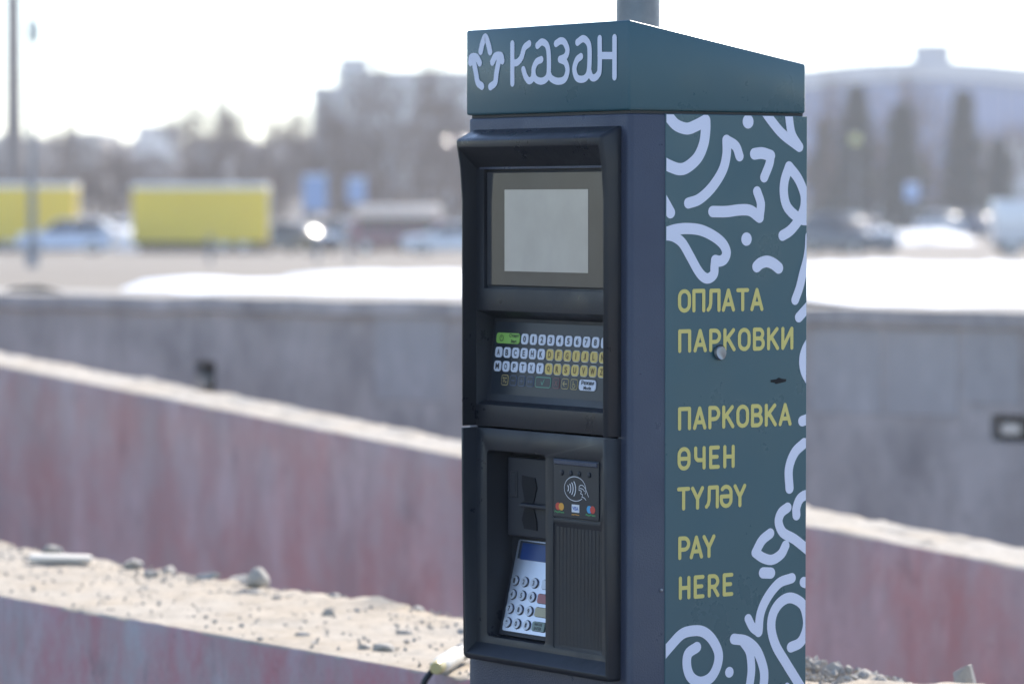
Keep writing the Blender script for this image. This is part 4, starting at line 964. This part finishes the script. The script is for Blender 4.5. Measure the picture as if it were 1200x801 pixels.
# ------------------------------------------------------------------ buildings
mat('plaster', (.50, .50, .52), .85, vary=(.12, .5, (.42, .42, .44))); mat('plaster_warm', (.50, .44, .38), .85, vary=(.12, .5, (.42, .37, .33))); mat('roof_metal', (.34, .35, .38), .5, vary=(.1, .6, (.28, .29, .32)))
mat('window_glass', (.05, .07, .10), .1, spec=.8); mat('facade_glass', (.05, .13, .36), .12, spec=.4); mat('fascia', (.50, .50, .52), .6); mat('glint_glass', (.10, .11, .12), .13, spec=1, metal=.0)
WIN = {}
def windows(root, x0, x1, z0, z1, nx, nz, y, ww=.55, wh=.6, m='window_glass'):
    for j in range(nz):
        for i in range(nx):
            cx, cz = x0+(x1-x0)*(i+.5)/nx, z0+(z1-z0)*(j+.5)/nz; k = ((x1-x0)/nx*ww, (z1-z0)/nz*wh, m)
            kk = tuple(round(v, 3) if not isinstance(v, str) else v for v in k)
            if kk not in WIN:
                f = bmesh.new(); a, b = k[0]/2+.1, k[1]/2+.1
                box(f, -a, a, -.1, .0, -b, -b+.12); box(f, -a, a, -.1, .0, b-.12, b); box(f, -a, -a+.12, -.1, .0, -b+.125, b-.125); box(f, a-.12, a, -.1, .0, -b+.125, b-.125)
                fm = bpy.data.meshes.new('window_frame'); f.to_mesh(fm); f.free(); fm.materials.append(M['rail_white'])
                g = bx(-a+.1, a-.1, -.04, .02, -b+.1, b-.1); gm = bpy.data.meshes.new('pane'); g.to_mesh(gm); g.free(); gm.materials.append(M[m])
                WIN[kk] = (fm, gm)
            fm, gm = WIN[kk]
            f = finish('window_frame', fm, None, root); f.location = (cx, y, cz); g = finish('pane', gm, None, f)
def block(px0, px1, d, ptop, depth, m, label, rows, cols, roof='roof_metal', extra=None):
    x0, x1 = px_x(px0, d), px_x(px1, d); z = EYE - drop(d) - 1.5; zt = zpx(ptop, d)
    root = empty('apartment_building', ((x0+x1)/2, d, z)); tag(root, label, 'building')
    hw = (x1-x0)/2; H = zt-z
    obj('wall', bx(-hw, hw, 0, depth, 0, H), M[m], root)
    obj('roof', bevel(bx(-hw-.3, hw+.3, -.3, depth+.3, H+.002, H+.5), .1), M[roof], root)
    windows(root, -hw+.5, hw-.5, 2.5, H-.4, cols, rows, -.005)
    return root, hw, H
b, hw, H = block(395, 640, 430, 88, 16, 'plaster', 'long pale apartment block with a roof turret, above the bare trees', 6, 12)
x0 = px_x(397, 430)-px_x(517.5, 430); x1 = px_x(430, 430)-px_x(517.5, 430)
tw = obj('turret', bx(x0, x1, -.4, 8, 2, zpx(70, 430)-b.location.z), M['plaster'], b); obj('turret_roof', bevel(bx(x0-.25, x1+.25, -.65, 8.25, zpx(70, 430)-b.location.z, zpx(67, 430)-b.location.z), .08), M['roof_metal'], tw)
windows(b, x0, x1, 9, zpx(74, 430)-b.location.z, 2, 3, -.405)
block(366, 396, 436, 106, 12, 'plaster', 'lower wing beside the long pale apartment block', 4, 2)
block(232, 268, 520, 172, 14, 'plaster', 'pale low house glimpsed between trees above the freestanding trailer', 3, 3)
block(78, 120, 560, 158, 14, 'plaster_warm', 'hazy low house on the horizon left of bare trees', 3, 3)
block(160, 205, 600, 150, 14, 'plaster', 'hazy flat-roofed house on the far horizon', 3, 4)
block(-60, 20, 560, 164, 14, 'plaster_warm', 'hazy long house behind the brown mast', 3, 5)
bw, hw, H = block(470, 560, 330, 178, 10, 'plaster_warm', 'warm-coloured low building hidden behind bare trees beside the machine', 3, 5)
hv = (Vector((0, -1, 0)) + sdir).normalized()       # roof panes added for a glint, tilted to throw the sun at us
for px in (525, 547):
    g = bevel(bx(-.42, .42, -.03, .03, -.45, .45), .01, 1); q = obj('glint_pane', g, M['glint_glass'], bw)
    q.location = (px_x(px, 331) - bw.location.x, 1, H + .5 + .42); q.rotation_mode = 'QUATERNION'; q.rotation_quaternion = hv.to_track_quat('-Y', 'Z')
    obj('glint_pane_base', bx(q.location.x-.45, q.location.x+.45, .6, 1.4, H+.45, H+.62), M['roof_metal'], bw)
# arched hall: glazed front under a shallow vaulted roof with a pale fascia
d = 420; xc = px_x(1082, d); zg = EYE - drop(d) - 1
hall = empty('arched_hall', (xc, d, zg)); tag(hall, 'wide hall with blue glass front under a pale shallow arched roof', 'building')
k_ = 4400/d                                        # one metre here
def arch(x, y0): return EYE - (y0 - 240)/k_ + -(x*k_)**2*5.2e-4/k_ - zg
HW = 21.0; N_ = 40
xs = [-HW + 2*HW*i/N_ for i in range(N_+1)]
def vault(y0, y1, ya, yb):                         # solid between two arches, front ya, back yb
    bm = bmesh.new(); rings = []
    for x in xs: rings.append([bm.verts.new(p) for p in ((x, ya, arch(x, y1)), (x, ya, arch(x, y0)), (x, yb, arch(x, y0)), (x, yb, arch(x, y1)))])
    for a, b in zip(rings, rings[1:]):
        for q in range(4): bm.faces.new((a[q], b[q], b[(q+1) % 4], a[(q+1) % 4]))
    bm.faces.new(rings[0]); bm.faces.new(rings[-1][::-1]); return bm
obj('fascia', vault(75, 93, -1.2, 0), M['fascia'], hall, smooth=True)
obj('roof', vault(72, 92, -.6, 40), M['roof_metal'], hall, smooth=True)
lx = px_x(1094, d)-xc
rb = obj('roof_box', bevel(bx(lx-2.0, lx+2.0, .5, 4.5, arch(lx, 80), zpx(55, d)-zg), .12), M['plaster'], hall)
obj('roof_box_cover', bevel(bx(lx-2.2, lx+2.2, .3, 4.7, zpx(55, d)-zg+.002, zpx(51, d)-zg), .05), M['roof_metal'], rb)
obj('core_wall', bx(-HW+.5, HW-.5, .3, 38, -1, arch(HW, 96)), M['trim'], hall)
nx_ = 28; zl = [0, 2.6, 5.2, 7.8, 10.4]
for i in range(nx_):
    x0, x1 = -HW + 2*HW*i/nx_, -HW + 2*HW*(i+1)/nx_
    for j in range(5):
        z0 = zl[j]; z1 = zl[j+1] if j < 4 else None
        a0, a1 = (z1, z1) if z1 else (arch(x0, 92.5), arch(x1, 92.5))
        bm = prism_y([(x0+.06, z0+.06), (x1-.06, z0+.06), (x1-.06, a1-.06), (x0+.06, a0-.06)], -.08, .0)
        obj('pane', bm, M['facade_glass'] if j > 0 else M['plaster'], hall)
for i in range(nx_+1):
    x = -HW + 2*HW*i/nx_; obj('mullion', bx(x-.055, x+.055, -.16, .05, 0, arch(x, 92.6)), M['roof_metal'], hall)
block(1165, 1300, 330, 168, 12, 'plaster', 'low pale annex in front of the arched hall', 2, 5)

# ------------------------------------------------------------------ hazy air
mv = bpy.data.materials.new('haze'); mv.use_nodes = True; t = mv.node_tree; t.nodes.clear()
po = t.nodes.new('ShaderNodeOutputMaterial'); pv = t.nodes.new('ShaderNodeVolumePrincipled')
pv.inputs['Color'].default_value = (.92, .94, 1, 1); pv.inputs['Density'].default_value = .0005; pv.inputs['Anisotropy'].default_value = .35
t.links.new(pv.outputs[0], po.inputs['Volume'])
tag(obj('haze', bx(-300, 330, -45, 860, -12, 34), mv), 'thin pale haze filling the air over the whole scene', 'haze', kind='stuff')
